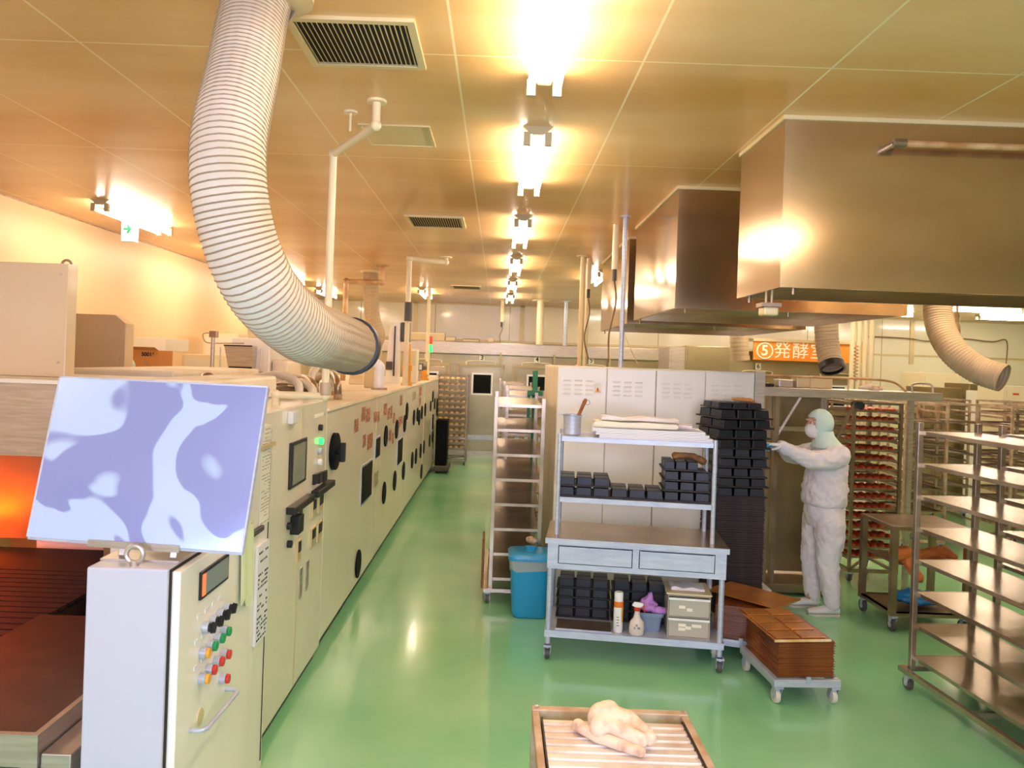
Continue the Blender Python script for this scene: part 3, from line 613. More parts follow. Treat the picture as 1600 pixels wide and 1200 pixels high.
# ------------------------------------------------------------------ oven mouth on the left
t = thing('oven_mouth', (-2.9, 4.3, 0), 'wide steel oven mouth glowing orange behind the bluish board', 'oven mouth'); o = t.location
MX0, MX1 = -4.0, -1.97
MB(o).box(MX0, MX1, 3.95, 4.92, 1.37, 1.745).build('hood_panel', M['steel'], t)
MB(o).box(MX0, MX1+0.02, 3.93, 4.92, 1.745, 1.765).build('top_ledge', M['dirtcream'], t)
MB(o).box(-2.0, -1.965, 3.95, 4.9, 0.0, 1.37).build('side_cheek', M['recess'], t)
MB(o).box(MX0, -2.0, 4.85, 4.9, 0.72, 1.37).build('rear_panel', M['recess'], t)
MB(o).box(MX0, -2.0, 3.98, 4.86, 0.0, 0.66).build('base_panel', M['slats'], t)
for k in range(3):
    MB(o).cyl((MX0+0.1, 4.3+k*0.22, 0.82), (-3.25, 4.3+k*0.22, 0.82), 0.018, 10).build('heater_bar', M['heat'], t)
t = thing('conveyor', (-2.8, 3.6, 0), 'dark slatted conveyor entering the glowing oven mouth', 'conveyor'); o = t.location
b = MB(o)
for k in range(24):
    y = 2.55+k*0.075; b.box(-3.9, -2.06, y, y+0.062, 0.67, 0.69)
b.build('belt', M['slats'], t); MB(o).box(-3.9, -2.06, 2.5, 3.93, 0.5, 0.665).build('frame', M['slats'], t)
b = MB(o)
for x in (-3.8, -2.2):
    for y in (2.6, 3.8): b.box(x-0.03, x+0.03, y-0.03, y+0.03, 0, 0.5)
b.build('legs', M['steel_d'], t); kids_fix = 0
t = thing('steel_worktable', (-1.65, 3.0, 0), 'reddish dark steel worktable left of the white control box', 'table'); o = t.location
za = 0.72
MB(o).box(-2.04, -1.42, 2.42, 3.49, za-0.03, za).build('table_top', M['tabled'], t, bevel=0.002)
MB(o).box(-2.04, -1.40, 2.40, 2.42, za-0.10, za+0.002).build('front_apron', M['steel'], t); MB(o).box(-1.42, -1.40, 2.42, 3.2, za-0.10, za+0.002).build('side_apron', M['steel'], t)
MB(o).box(-1.395, -1.30, 2.41, 3.2, 0.05, za-0.06).build('side_cover', M['steel'], t, bevel=0.004)
for x, y in ((-2.0, 2.45), (-1.45, 2.45), (-2.0, 3.45), (-1.45, 3.45)): MB(o).box(x-0.02, x+0.02, y-0.02, y+0.02, 0, za-0.03).build('leg', M['steel'], t)

# ------------------------------------------------------------------ white machine boxes at far left
def casing(x0, x1, y0, y1, z1, label, chamf=0.0, eye=False, z0=0.0):
    tt = thing('machine_casing', ((x0+x1)/2, (y0+y1)/2, z0), label, 'machine'); oo = tt.location
    b = MB(oo); b.prism([(x0, y0, z0), (x1, y0, z0), (x1, y0, z1-chamf), (x1-chamf*1.3, y0, z1), (x0, y0, z1)], (0, y1-y0, 0)); b.build('casing', M['casing'], tt, bevel=0.006)
    for xx in (x0+0.04, x1-0.04):
        for zz in (z1-0.06-chamf, 1.85): MB(oo).cyl((xx, y0-0.004, zz), (xx, y0, zz), 0.008, 8).build('screw', M['steel'], tt)
    if eye: b = MB(oo); b.torus(((x1-0.18), y0+0.3, z1+0.025), 0.028, 0.008, (0, 1, 0)); b.build('lifting_eye', M['rust'], tt, smooth=True)
    return tt
casing(-4.0, at(107, 412, 4.3).x, 4.3, 4.4, at(107, 412, 4.3).z, 'tall white machine casing at left edge with lifting eye', 0, True, 1.766)
casing(-3.9, -3.02, 6.2, 6.34, 2.21, 'lower white machine casing with clipped corner right of the tall one', 0.07)
t = thing('machine_table', (-3.6, 7.9, 0), 'white-topped machine housing behind the cardboard box by left wall', 'machine'); o = t.location
p0, p1 = at(203, 527, 8.2), at(271, 549, 8.2)
MB(o).box(-3.95, p1.x, 8.0, 8.6, p1.z, p0.z+0.0).build('cover', M['white'], t, bevel=0.006)
for x in (p1.x-0.03, p1.x-0.12, -3.9): MB(o).box(x-0.02, x+0.03, 8.05, 8.1, 0, p1.z).build('leg', M['vent'], t)
MB(o).box(-3.95, p1.x, 8.02, 8.58, 1.2, 1.24).build('shelf', M['vent'], t)
t = thing('stand', (-3.2, 7.4, 0), 'low steel stand carrying the cardboard box', 'stand'); o = t.location
q0, q1 = at(200, 587, 7.3), at(252, 587, 7.3)
MB(o).box(q0.x-0.1, q1.x+0.02, 7.2, 7.6, q1.z-0.03, q1.z).build('top', M['steel_d'], t)
for x in (q0.x-0.08, q1.x): MB(o).box(x-0.015, x+0.015, 7.22, 7.58, 0, q1.z-0.03).build('leg', M['steel_d'], t)
c0, c1, c2 = at(213, 545, 7.3), at(239, 586, 7.3), at(253, 550, 7.3)
t = thing('cardboard_box', ((c0.x+c2.x)/2, 7.4, q1.z), 'brown cardboard box with black printing beside white machine casing', 'box'); o = t.location
MB(o).box(c0.x-0.02, c1.x+0.075, 7.25, 7.55, q1.z, c0.z-0.01).build('carton', M['card'], t, bevel=0.002)
b = MB(o); b.hexa([(c0.x-0.02, 7.25, c0.z-0.01), (c1.x+0.07, 7.25, c0.z-0.01), (c1.x+0.07, 7.252, c0.z-0.01), (c0.x-0.02, 7.252, c0.z-0.01), (c0.x-0.01, 7.22, c0.z+0.02), (c1.x+0.04, 7.22, c0.z+0.02), (c1.x+0.04, 7.222, c0.z+0.02), (c0.x-0.01, 7.222, c0.z+0.02)]); b.build('flap', M['card'], t)
text('printed_number', '50016', 0.05, M['ink'], t, Vector((c1.x-0.03, 7.248, c0.z-0.05))-o, (PI/2, 0, 0), 0.002)
b = MB(o)
for k in range(4): b.box(c1.x-0.06, c1.x-0.06+0.02+0.015*(k % 3), 7.247, 7.25, c0.z-0.10-k*0.024, c0.z-0.094-k*0.024)
b.build('small_print', M['inkg'], t)
pb = at(206, 562, 7.15); pb.z = q1.z+0.07
tag(remesh(MB(pb).ball(pb, 0.035, 0.03, 0.08, 14, 9).build('plastic_bag', M['net']), 0.008, 2, 0.02, 0.03), 'small pale blue bag hanging beside the cardboard box', 'bag')
# divider mixer in the middle distance
t = thing('dough_divider', (-2.35, 7.6, OT), 'cream dough machine with open front hopper behind the oven', 'machine'); o = t.location
m0, m1 = at(362, 527, 7.4), at(420, 592, 7.4)
MB(o).box(m0.x, m1.x, 7.4, 8.1, OT+0.08, m0.z).build('body', M['white'], t, bevel=0.01)
MB(o).box(m1.x+0.005, m1.x+0.16, 7.45, 8.0, OT, m0.z-0.20).build('side_motor', M['dirtcream'], t, bevel=0.03)
h0, h1 = at(353, 539, 7.3), at(394, 580, 7.3)
b = MB(o); b.hexa([(h0.x+0.03, 7.31, h1.z), (h1.x, 7.31, h1.z), (h1.x, 7.395, h1.z), (h0.x+0.03, 7.395, h1.z), (h0.x, 7.25, h0.z), (h1.x+0.01, 7.25, h0.z), (h1.x+0.01, 7.395, h0.z), (h0.x, 7.395, h0.z)]); b.build('hopper', M['steel'], t)
MB(o).box(h0.x+0.035, h1.x-0.005, 7.30, 7.305, h1.z, h1.z+0.04).build('hopper_slot', M['dark'], t)
MB(o).box(h0.x, h1.x+0.01, 7.24, 7.25, h0.z-0.01, h0.z+0.003).build('hopper_rim', M['dark'], t)
for s in (-1, 1):
    x = h0.x-0.05 if s < 0 else h1.x+0.08
    MB(o).cyl((x, 7.3, h1.z-0.03), (x, 7.3, h0.z-0.02), 0.006, 8).build('rod', M['steel'], t)
    b = MB(o); b.torus((x, 7.3, h1.z-0.03), 0.03, 0.008, (0, 1, 0)); b.build('hand_wheel', M['steel'], t, smooth=True)
MB(o).box(m0.x-0.1, m1.x, 7.35, 8.0, OT, OT+0.08).build('base', M['white'], t)
MB(o).box(m0.x+0.08, m0.x+0.35, 7.6, 8.0, m0.z+0.0, m0.z+0.22).build('chute', M['vent'], t, bevel=0.01)
# post with switch box
t = thing('switch_post', at(331, 590, 7.0), 'slim grey post with switch head left of the dough machine', 'post'); a = at(331, 588, 7.0); c = at(331, 517, 7.0); t.location = (a.x, 7.0, OT); o = t.location
MB(o).cyl((a.x, 7.0, OT), (a.x, 7.0, c.z), 0.018, 12).build('pole', M['steel'], t, smooth='auto'); MB(o).box(a.x-0.03, a.x+0.04, 6.97, 7.03, c.z-0.06, c.z).build('switch_head', M['steel_d'], t, bevel=0.006)
MB(o).tube(spline([(a.x, 7.0, c.z-0.02), (a.x-0.09, 7.0, c.z-0.03), (a.x-0.07, 7.0, c.z-0.1), (a.x+0.02, 7.02, c.z-0.11), (a.x+0.2, 7.25, c.z-0.10)], 6), 0.004, 6).build('cable', M['cable'], t, smooth=True)
for (u0, u1, v0, v1, Y, l) in ((285, 331, 553, 592, 9.2, 'low cream cabinet against left wall behind switch post'), (318, 370, 520, 590, 10.0, 'cream cabinet with box against left wall behind dough machine')):
    a = at(u0, v0, Y); c = at(u1, v1, Y); tt = thing('wall_cabinet', ((a.x+c.x)/2, Y, 0), l, 'cabinet'); MB(tt.location).box(a.x, c.x, Y, Y+0.5, 0, a.z).build('body', M['wall_r'], tt, bevel=0.005)
    MB(tt.location).box(a.x+0.03, c.x-0.03, Y-0.01, Y, 1.0, a.z-0.05).build('door', M['white'], tt)
# stuff on top of the oven: white duct box, hoses, valves
def T(u, v, z=OT): 
    p = at(u, v, 1.0)-Vector((0, 0, H)); k = (z-H)/p.z; return Vector((p.x*k, k, z))
t = thing('spine_casing', (-1.9, 5.4, OT), 'low cream rounded casing on top of the control panel end', 'casing'); o = t.location
a = at(402, 640, 4.3)
MB(o).box(-1.73, -1.42, 3.80, 4.93, 1.662, 1.80).build('casing', M['dirtcream'], t, bevel=0.02); t.location = o
t = thing('spine_casing', (-2.5, 6.0, OT), 'long cream duct casing running behind the hoses on the oven', 'casing'); o = t.location
MB(o).box(-2.88, -2.15, 5.1, 6.9, OT, OT+0.20).build('casing', M['dirtcream'], t, bevel=0.02)
hs = [((-1.25, 5.2), (-1.75, 6.1), 0.11), ((-1.3, 5.45), (-1.85, 6.6), 0.13), ((-1.35, 5.2), (-2.0, 5.9), 0.16), ((-1.25, 6.0), (-1.8, 7.6), 0.15), ((-1.5, 6.2), (-1.9, 8.4), 0.20), ((-1.55, 5.1), (-1.35, 5.6), 0.08), ((-1.4, 6.6), (-1.75, 7.9), 0.2), ((-1.95, 5.05), (-2.05, 5.6), 0.14)]
hn = ['nearest the touch screen panel', 'second along the oven top', 'looping toward the casing', 'reaching down the oven', 'highest arching one', 'shortest one', 'farthest one near white elbow pipe', 'nearest the rounded casing']
for i, ((x0, y0), (x1, y1), hh) in enumerate(hs):
    tt = thing('flexible_hose', (x0, y0, OT), 'grey flexible hose on oven top, '+hn[i], 'hose', 'hoses on the oven')
    pts = spline([(x0, y0, OT+0.0), (x0-0.02, y0+0.04, OT+hh*0.7), (x0*0.7+x1*0.3, y0*0.7+y1*0.3, OT+hh), (x0*0.35+x1*0.65, y0*0.35+y1*0.65, OT+hh*0.8), (x1+0.02, y1-0.05, OT+hh*0.5), (x1, y1, OT+0.0)], 10)
    pts = [p_+Vector((0, 0, 0.032)) for p_ in pts]
    MB(tt.location).tube(pts, [0.028*(1+0.08*(k % 2)) for k in range(len(pts))], 12).build('hose', M['steel_d'] if i % 2 else M['rubberp'], tt, smooth=True)
    MB(tt.location).cyl((x0, y0, OT), (x0, y0, OT+0.04), 0.034, 12).build('clamp', M['rust'], tt)
for u, v, l in ((485, 612, 'nearer one'), (522, 617, 'farther one')):
    p = T(u, v); tt = thing('mounting_clamp', (p.x, p.y, OT), 'small white clamp on the oven top '+l, 'clamp'); b = MB(tt.location); b.box(p.x-0.04, p.x+0.04, p.y-0.03, p.y+0.03, OT, OT+0.015); b.box(p.x-0.03, p.x-0.015, p.y-0.02, p.y+0.02, OT+0.015, OT+0.08); b.box(p.x+0.015, p.x+0.03, p.y-0.02, p.y+0.02, OT+0.015, OT+0.08); b.cyl((p.x-0.03, p.y, OT+0.07), (p.x+0.03, p.y, OT+0.07), 0.012, 8); b.build('clamp_body', M['white_c'], tt)
p = T(510, 606); tt = thing('red_connector', (p.x, p.y, OT), 'small red coupling between two hoses', 'fitting'); MB(tt.location).cyl((p.x-0.05, p.y, OT+0.03), (p.x+0.05, p.y, OT+0.03), 0.03, 12).build('coupling', M['red'], tt, bevel=0.003); 
# white elbow pipe
p = T(592, 609); tt = thing('vent_elbow', (p.x, p.y, OT), 'white thick elbow pipe rising from the oven top', 'pipe'); q = at(592, 568, p.y)
pts = spline([(p.x, p.y, OT+0.02), (p.x, p.y, q.z-0.12), (p.x, p.y, q.z-0.04), (p.x-0.05, p.y, q.z), (p.x-0.16, p.y, q.z), (p.x-0.35, p.y, q.z)], 8)
MB(tt.location).tube(pts, 0.055, 18).build('elbow', M['white_c'], tt, smooth='auto'); MB(tt.location).cyl((p.x, p.y, OT), (p.x, p.y, OT+0.02), 0.085, 18).build('base_flange', M['rust'], tt)
# lift column
Y = 10.2; a = at(606, 612, Y); c = at(625, 504, Y)
tt = thing('lift_column', ((a.x+c.x)/2, Y, OT), 'tall cream tapered column standing on the oven', 'column'); o = tt.location
b = MB(o); b.prism([(a.x-0.05, Y, OT), (c.x, Y, OT), (c.x, Y, c.z), (c.x-0.10, Y, c.z), (c.x-0.14, Y, c.z-0.15)], (0, 0.2, 0)); b.build('column', M['white'], tt, bevel=0.006)
MB(o).box(c.x-0.07, c.x-0.05, Y-0.02, Y, OT+0.1, c.z-0.05).build('rail', M['rubber'], tt); p = at(607, 572, Y-0.1); MB(o).box(p.x-0.04, p.x+0.04, Y-0.08, Y-0.02, p.z-0.05, p.z+0.06).build('motor_box', M['rubber'], tt, bevel=0.01)
tt = thing('grey_junction_box', at(634, 518, 10.3), 'grey junction box fixed on pipe beside the tall column', 'junction box'); tt.location.z -= 0; o = tt.location
tt.location = (o.x, 10.3, OT); o = tt.location; c = at(634, 518, 10.3); MB(o).box(c.x-0.06, c.x+0.06, 10.25, 10.35, c.z-0.14, c.z+0.12).build('box', M['rubber'], tt, bevel=0.006); MB(o).box(c.x-0.02, c.x+0.02, 10.28, 10.32, OT, c.z-0.14).build('stand', M['vent'], tt)
for u, v0, v1, Y, r, l, m in ((635, 605, 545, 9.6, 0.05, 'taller yellow-orange upright cylinder on the oven top', 'gold'), (662, 597, 578, 12.2, 0.06, 'shorter yellow-orange cylinder at far end of oven', 'gold')):
    a = at(u, v0, Y); c = at(u, v1, Y); tt = thing('gas_valve', (a.x, Y, OT), l, 'valve'); o = tt.location; hh = c.z-OT
    MB(o).lathe([(r*1.4, 0), (r*1.4, 0.03), (r, 0.03), (r, hh*0.4), (r*1.25, hh*0.4), (r*1.25, hh*0.55), (r*0.8, hh*0.6), (r*0.8, hh)], (a.x, Y, OT), 18).build('cylinder', M[m], tt, smooth='auto')
    MB(o).cyl((a.x, Y, OT+hh), (a.x, Y, OT+hh+0.06), r*0.7, 12).build('cap', M['rubber'] if u > 650 else M[m], tt)
for k, (u, Y) in enumerate(((649, 11.0), (656, 11.6))):
    c = at(u, 574, Y); tt = thing('gauge_box', (c.x, Y, OT), 'small dark gauge box between the yellow-orange cylinders, '+('left one' if k == 0 else 'right one'), 'gauge'); MB(tt.location).cyl((c.x, Y, OT), (c.x, Y, c.z-0.05), 0.02, 8).build('stem', M['steel'], tt); MB(tt.location).box(c.x-0.05, c.x+0.05, Y-0.04, Y+0.04, c.z-0.05, c.z+0.06).build('box', M['rubber'], tt, bevel=0.008); MB(tt.location).box(c.x-0.035, c.x+0.035, Y-0.045, Y-0.04, c.z-0.035, c.z+0.045).build('dial', M['glovew'], tt)
# equipment cluster on the oven behind the duct collar
for (u0, u1, v0, v1, Y, m, l) in ((574, 590, 527, 556, 8.6, 'vent', 'dusty cream motor housing behind the black duct collar'), (548, 572, 582, 596, 9.5, 'dirtcream', 'low cream box on oven top below the duct'), (641, 652, 545, 590, 10.8, 'dirtcream', 'upright cream box right of the yellow-orange cylinder'), (668, 684, 586, 594, 13.4, 'white', 'small white box at the far end of the oven top')):
    a = at(u0, v0, Y); c = at(u1, v1, Y); tt = thing('machine_box', ((a.x+c.x)/2, Y, OT), l, 'machine box'); MB(tt.location).box(a.x, c.x, Y-0.12, Y+0.12, OT+0.0, a.z).build('housing', M[m], tt, bevel=0.01)
    MB(tt.location).box(a.x+0.02, c.x-0.02, Y-0.125, Y-0.12, (OT+a.z)/2, a.z-0.03).build('cover', M['vent'], tt)
# signal tower
a = at(671, 530, 13.3); tt = thing('signal_tower', (a.x, 13.3, OT), 'signal tower with red lamp above lit green lamp', 'signal light'); o = tt.location; c = at(671, 546, 13.3)
MB(o).cyl((a.x, 13.3, OT), (a.x, 13.3, c.z-0.05), 0.02, 10).build('pole', M['pipe'], tt); hh = (a.z-c.z)/2+0.05
MB(o).cyl((a.x, 13.3, c.z-0.05), (a.x, 13.3, c.z+hh-0.05), 0.055, 16).build('green_lamp', M['lightg'], tt); MB(o).cyl((a.x, 13.3, c.z+hh-0.05), (a.x, 13.3, c.z+2*hh-0.05), 0.055, 16).build('red_lamp', M['lightr'], tt)
# ------------------------------------------------------------------ far proofer wall
PY = 15.7
t = thing('proofer', (2.5, 16.1, 0), 'long stainless steel proofer bank with numbered doors along the far wall', 'proofer'); o = t.location
MB(o).box(-2.4, 7.4, PY, 16.6, 0.0, 2.33).build('body', M['facade'], t)
MB(o).box(-2.4, 4.2, PY-0.12, PY-0.001, 2.06, 2.32).build('canopy', M['steel'], t, bevel=0.02)
MB(o).box(-2.4, 7.4, PY-0.03, PY-0.001, 0.0, 0.10).build('kick_plate', M['steel'], t)
for n_, u in (('2', 668), ('3', 753), ('4', 839), ('5', 923), ('6', 1183), ('7', 1305)):
    x = (u-PU)/F*PY; z = 1.955
    d = MB(o).box(x-0.40, x+0.40, PY-0.02, PY-0.001, 0.12, 1.80).build('door', M['facade'], t, bevel=0.004)
    MB(o).box(x-0.40, x+0.40, PY-0.03, PY-0.021, 0.33, 0.43).build('bumper', M['steel_b'], d)
    b = MB(o); wx = x+0.02
    for q in ((wx-0.22, wx+0.22, 1.66, 1.70), (wx-0.22, wx+0.22, 1.24, 1.28), (wx-0.22, wx-0.18, 1.28, 1.66), (wx+0.18, wx+0.22, 1.28, 1.66)): b.box(q[0], q[1], PY-0.04, PY-0.021, q[2], q[3])
    f = b.build('window_frame', M['white_c'], d); MB(o).box(wx-0.18, wx+0.18, PY-0.025, PY-0.021, 1.28, 1.66).build('window_pane', M['portblack'], d)
    MB(o).box(x-0.38, x-0.24, PY-0.05, PY-0.021, 0.98, 1.01).build('door_handle', M['steel_b'], d)
    b = MB(o); b.box(x-0.50, x+0.47, PY-0.05, PY-0.001, 1.83, 1.88); b.box(x+0.43, x+0.47, PY-0.045, PY-0.001, 1.35, 1.83); b.box(x-0.50, x-0.46, PY-0.045, PY-0.001, 1.35, 1.83); b.build('door_rail', M['lampw'], t)
    MB(o).tube(spline([(x-0.30, PY-0.05, 1.86), (x-0.27, PY-0.05, 1.93), (x+0.25, PY-0.05, 1.93), (x+0.28, PY-0.05, 1.86)], 5), 0.012, 8).build('cable_loop', M['pipe'], t, smooth=True)
    pz = z if n_ in '234' else z+0.02
    pl = MB(o).box(x-0.055, x+0.055, PY-0.07, PY-0.055, pz-0.065+0.05, pz+0.065+0.05).build('number_plate', M['paper'], t)
    text('door_number', n_, 0.13, M['ink'], t, Vector((x, PY-0.071, pz+0.05))-o, (PI/2, 0, 0), 0.002)
for u in (782, 865, 951): x = (u-PU)/F*PY; MB(o).box(x-0.02, x+0.02, PY-0.16, PY-0.121, 1.85, 2.12).build('hanging_strip', M['lampw'], t)
# clutter on the proofer roof
for u, v, w_, h_, l, m in ((735, 536, 0.35, 0.06, 'low dark tray on proofer roof above door three', 'steel_d'), (766, 534, 0.12, 0.10, 'small bracket box on proofer roof right of door three', 'steel'), (703, 531, 0.20, 0.09, 'small wire basket on proofer roof at left', 'steel'), (660, 527, 0.9, 0.16, 'long cream unit on proofer roof above door two', 'wall_r')):
    x = (u-PU)/F*15.9; tt = thing('roof_unit', (x, 15.9, 2.33), l, 'unit'); MB(tt.location).box(x-w_/2, x+w_/2, 15.85, 16.1, 2.33, 2.33+h_).build('casing', M[m], tt, bevel=0.01); MB(tt.location).box(x-w_/2+0.01, x+w_/2-0.01, 15.845, 15.85, 2.34, 2.33+h_-0.02).build('face', M['vent'], tt)
# orange banner sign
a, c = at(1178, 533, 15.3), at(1352, 572, 15.3); zt, zb_ = a.z, at(1178, 562, 15.3).z
t = thing('banner_sign', ((a.x+c.x)/2, 15.3, zb_), 'orange sign with white number five and Japanese characters on the proofer', 'sign'); o = t.location
MB(o).box(a.x, c.x, 15.3, 15.34, zb_, zt).build('sign_face', M['signor'], t); MB(o).box(a.x-0.02, c.x+0.02, 15.26, 15.56, zt, zt+0.06).build('top_rail', M['lampw'], t)
for x in (a.x+0.2, c.x-0.2): MB(o).box(x-0.02, x+0.02, 15.34, 15.56, zb_+0.02, zb_+0.05).build('bracket', M['steel'], t)
zc = (zt+zb_)/2; hh = zt-zb_
text('sign_number', '5', hh*0.78, M['signwh'], t, Vector((a.x+hh*0.60, 15.295, zc-0.0))-o, (PI/2, 0, 0), 0.006)
b = MB(o); b.torus((a.x+hh*0.60, 15.292, zc), hh*0.42, 0.014, (0, 1, 0), 32, 8); b.build('number_ring', M['signwh'], t, smooth=True)
for k, ch in enumerate('発酵室'): text('sign_character', ch, hh*0.92, M['signwh'], t, Vector((a.x+hh*(1.55+0.97*k), 15.295, zc))-o, (PI/2, 0, 0), 0.0008)
# machines in the far middle right
def blockm(name, u0, u1, v0, v1, Y, dep, m, label, cat, zb=0.0, face=None):
    a = at(u0, v0, Y); c = at(u1, v1, Y); tt = thing(name, ((a.x+c.x)/2, Y+dep/2, zb), label, cat); oo = tt.location; zt_ = (a.z+c.z)/2 if False else at((u0+u1)/2, v0, Y).z
    MB(oo).box(a.x, c.x, Y, Y+dep, zb, zt_).build('body', M[m], tt, bevel=0.008)
    MB(oo).box(a.x+0.04, c.x-0.04, Y-0.012, Y, max(zb+0.08, zt_-0.9), zt_-0.06).build('panel', M[face or m], tt); return tt
blockm('steel_tank', 1046, 1070, 542, 575, 12.0, 0.8, 'steel', 'pale steel box seen above the louvred cabinet', 'tank')
blockm('steel_tank', 1071, 1140, 541, 575, 12.0, 0.9, 'facade', 'grey steel box seen above louvred cabinet right side', 'tank')
blockm('steel_cabinet', 1456, 1512, 606, 640, 12.5, 0.8, 'facade', 'grey-green steel machine behind the far racks', 'machine')
blockm('steel_cabinet', 1515, 1542, 600, 640, 12.3, 0.7, 'facade', 'dark steel machine under the curved duct', 'machine')
blockm('white_unit', 1442, 1500, 583, 640, 14.5, 0.8, 'wall_r', 'white bench unit near back wall at right', 'unit')
blockm('white_unit', 1541, 1562, 612, 645, 11.5, 0.5, 'white', 'narrow white unit behind the open duct end', 'unit')
tt = blockm('grey_panel_machine', 1568, 1640, 604, 650, 11.0, 0.6, 'wall_r', 'pale machine with red mark at right edge', 'machine')
p = at(1590, 616, 10.95); MB(tt.location).box(p.x-0.04, p.x+0.04, 10.98, 10.987, p.z-0.012, p.z+0.012).build('red_mark', M['red'], tt)
a = at(1493, 590, 14.4); tt = thing('blue_bundle', (a.x, 14.7, at(1493, 594, 14.4).z), 'bright cyan bundle on the white bench unit', 'bundle')
remesh(MB(tt.location).ball((a.x, 14.7, tt.location.z+0.06), 0.12, 0.1, 0.06).build('bundle', M['blue'], tt), 0.02, 2, 0.03, 0.05)
tt = thing('wall_cable', at(1354, 528, 16.6), 'thin dark cable looping along back wall at right', 'cable')
MB(tt.location).tube(spline([at(1350, 548, 16.6), at(1354, 529, 16.6), at(1365, 526, 16.6), at(1420, 529, 16.6), at(1450, 533, 16.6), at(1500, 529, 16.6), at(1550, 534, 16.6), at(1573, 533, 16.6), at(1571, 575, 16.6)], 6), 0.012, 6).build('cable', M['cable'], tt, smooth=True)
a = at(1338, 548, 12.0); tt = thing('coiled_cord', (a.x, 12.0, CZ), 'coiled orange-brown cord hanging right of the ribbed duct', 'cord')
z0, z1 = at(1338, 595, 12.0).z, at(1338, 540, 12.0).z
MB(tt.location).tube([(a.x+0.03*math.cos(k*0.8), 12.0+0.03*math.sin(k*0.8), z0+(z1-z0)*k/80) for k in range(81)], 0.008, 6).build('coil', M['pipe_r'], tt, smooth=True)
MB(tt.location).cyl((a.x, 12.0, z1), (a.x, 12.0, CZ), 0.006, 6).build('hanger', M['cord'], tt)
a = at(1348, 500, 13.5); tt = thing('pillar_pipes', (a.x, 13.5, 0), 'bundle of cream vertical pipes right of the orange sign', 'pipes')
for k in range(4): MB(tt.location).cyl((a.x-0.16+k*0.11, 13.5, 0), (a.x-0.16+k*0.11, 13.5, CZ), 0.045, 12).build('pipe', M['pipe'], tt, smooth='auto')
tt = thing('hanging_tool', at(1495, 500, 12.0), 'brown hanging cylinder right of the curved duct', 'fitting'); a = tt.location.copy(); tt.location = (a.x, 12.0, CZ)
MB(tt.location).cyl((a.x, 12, at(1495, 488, 12).z), (a.x, 12, CZ), 0.02, 8).build('rod', M['pipe'], tt); MB(tt.location).lathe([(0.03, 0), (0.06, 0.02), (0.055, 0.14), (0.03, 0.2), (0.045, 0.3), (0.02, 0.36)], (a.x, 12, at(1495, 523, 12).z), 14).build('body', M['pipe_r'], tt, smooth='auto')

# ------------------------------------------------------------------ racks
def solid_rack(label):
    t = thing('shelf_rack', (0, 0, 0), label, 'rack', 'solid shelf racks'); W, L = 0.38, 1.22
    for x in (0, W):
        for y in (0, L): MB().box(x-0.016, x+0.016, y-0.016, y+0.016, 0.13, 1.655).build('post', M['steel_d'] if False else M['shelf'], t, bevel=0.002)
    for k in range(8):
        z = 1.60-0.199*k; b = MB(); b.box(0.016, W-0.016, 0.0, L, z-0.004, z)
        b.box(0.016, W-0.016, -0.008, 0.0, z-0.022, z+0.001); b.box(0.016, W-0.016, L, L+0.008, z-0.022, z+0.001); b.box(0.008, 0.016, 0.016, L-0.016, z-0.022, z+0.001); b.box(W-0.016, W-0.008, 0.016, L-0.016, z-0.022, z+0.001)
        b.build('shelf', M['shelf'], t)
    b = MB(); e = 0.055
    b.box(-e, -e+0.03, -e, L+e, 0.10, 0.13); b.box(W+e-0.03, W+e, -e, L+e, 0.10, 0.13)
    for y in (-e, L/2, L+e-0.03): b.box(-e+0.03, W+e-0.03, y, y+0.03, 0.10, 0.13)
    b.build('base_frame', M['shelf'], t)
    for x in (-0.02, W+0.02):
        for y in (0.0, L): caster(t, x, y-0.02, 0.10, 0.04)
    return t
r1 = solid_rack('empty steel shelf rack in aisle left of the blue bin'); r1.location = (-0.01, 6.17, 0)
dup(r1, (0.10, 7.95, 0), 0, 'second steel shelf rack in the aisle row, top just behind the first')
dup(r1, (0.09, 9.9, 0), 0, 'third steel shelf rack in the aisle row')
dup(r1, (0.03, 12.0, 0), 0, 'farthest steel shelf rack in the aisle row')
L_ = 1.22; rz = math.radians(4)
def fromtop(x, y, rz, label):   # origin so that the far-left post stands at x, y
    return dup(r1, (x+math.sin(rz)*L_, y-math.cos(rz)*L_, 0), rz, label)
fromtop(2.62, 4.76, rz, 'brown steel shelf rack at right edge, nearest the camera')
fromtop(3.12, 4.74, rz, 'brown steel shelf rack partly behind the nearest right one')
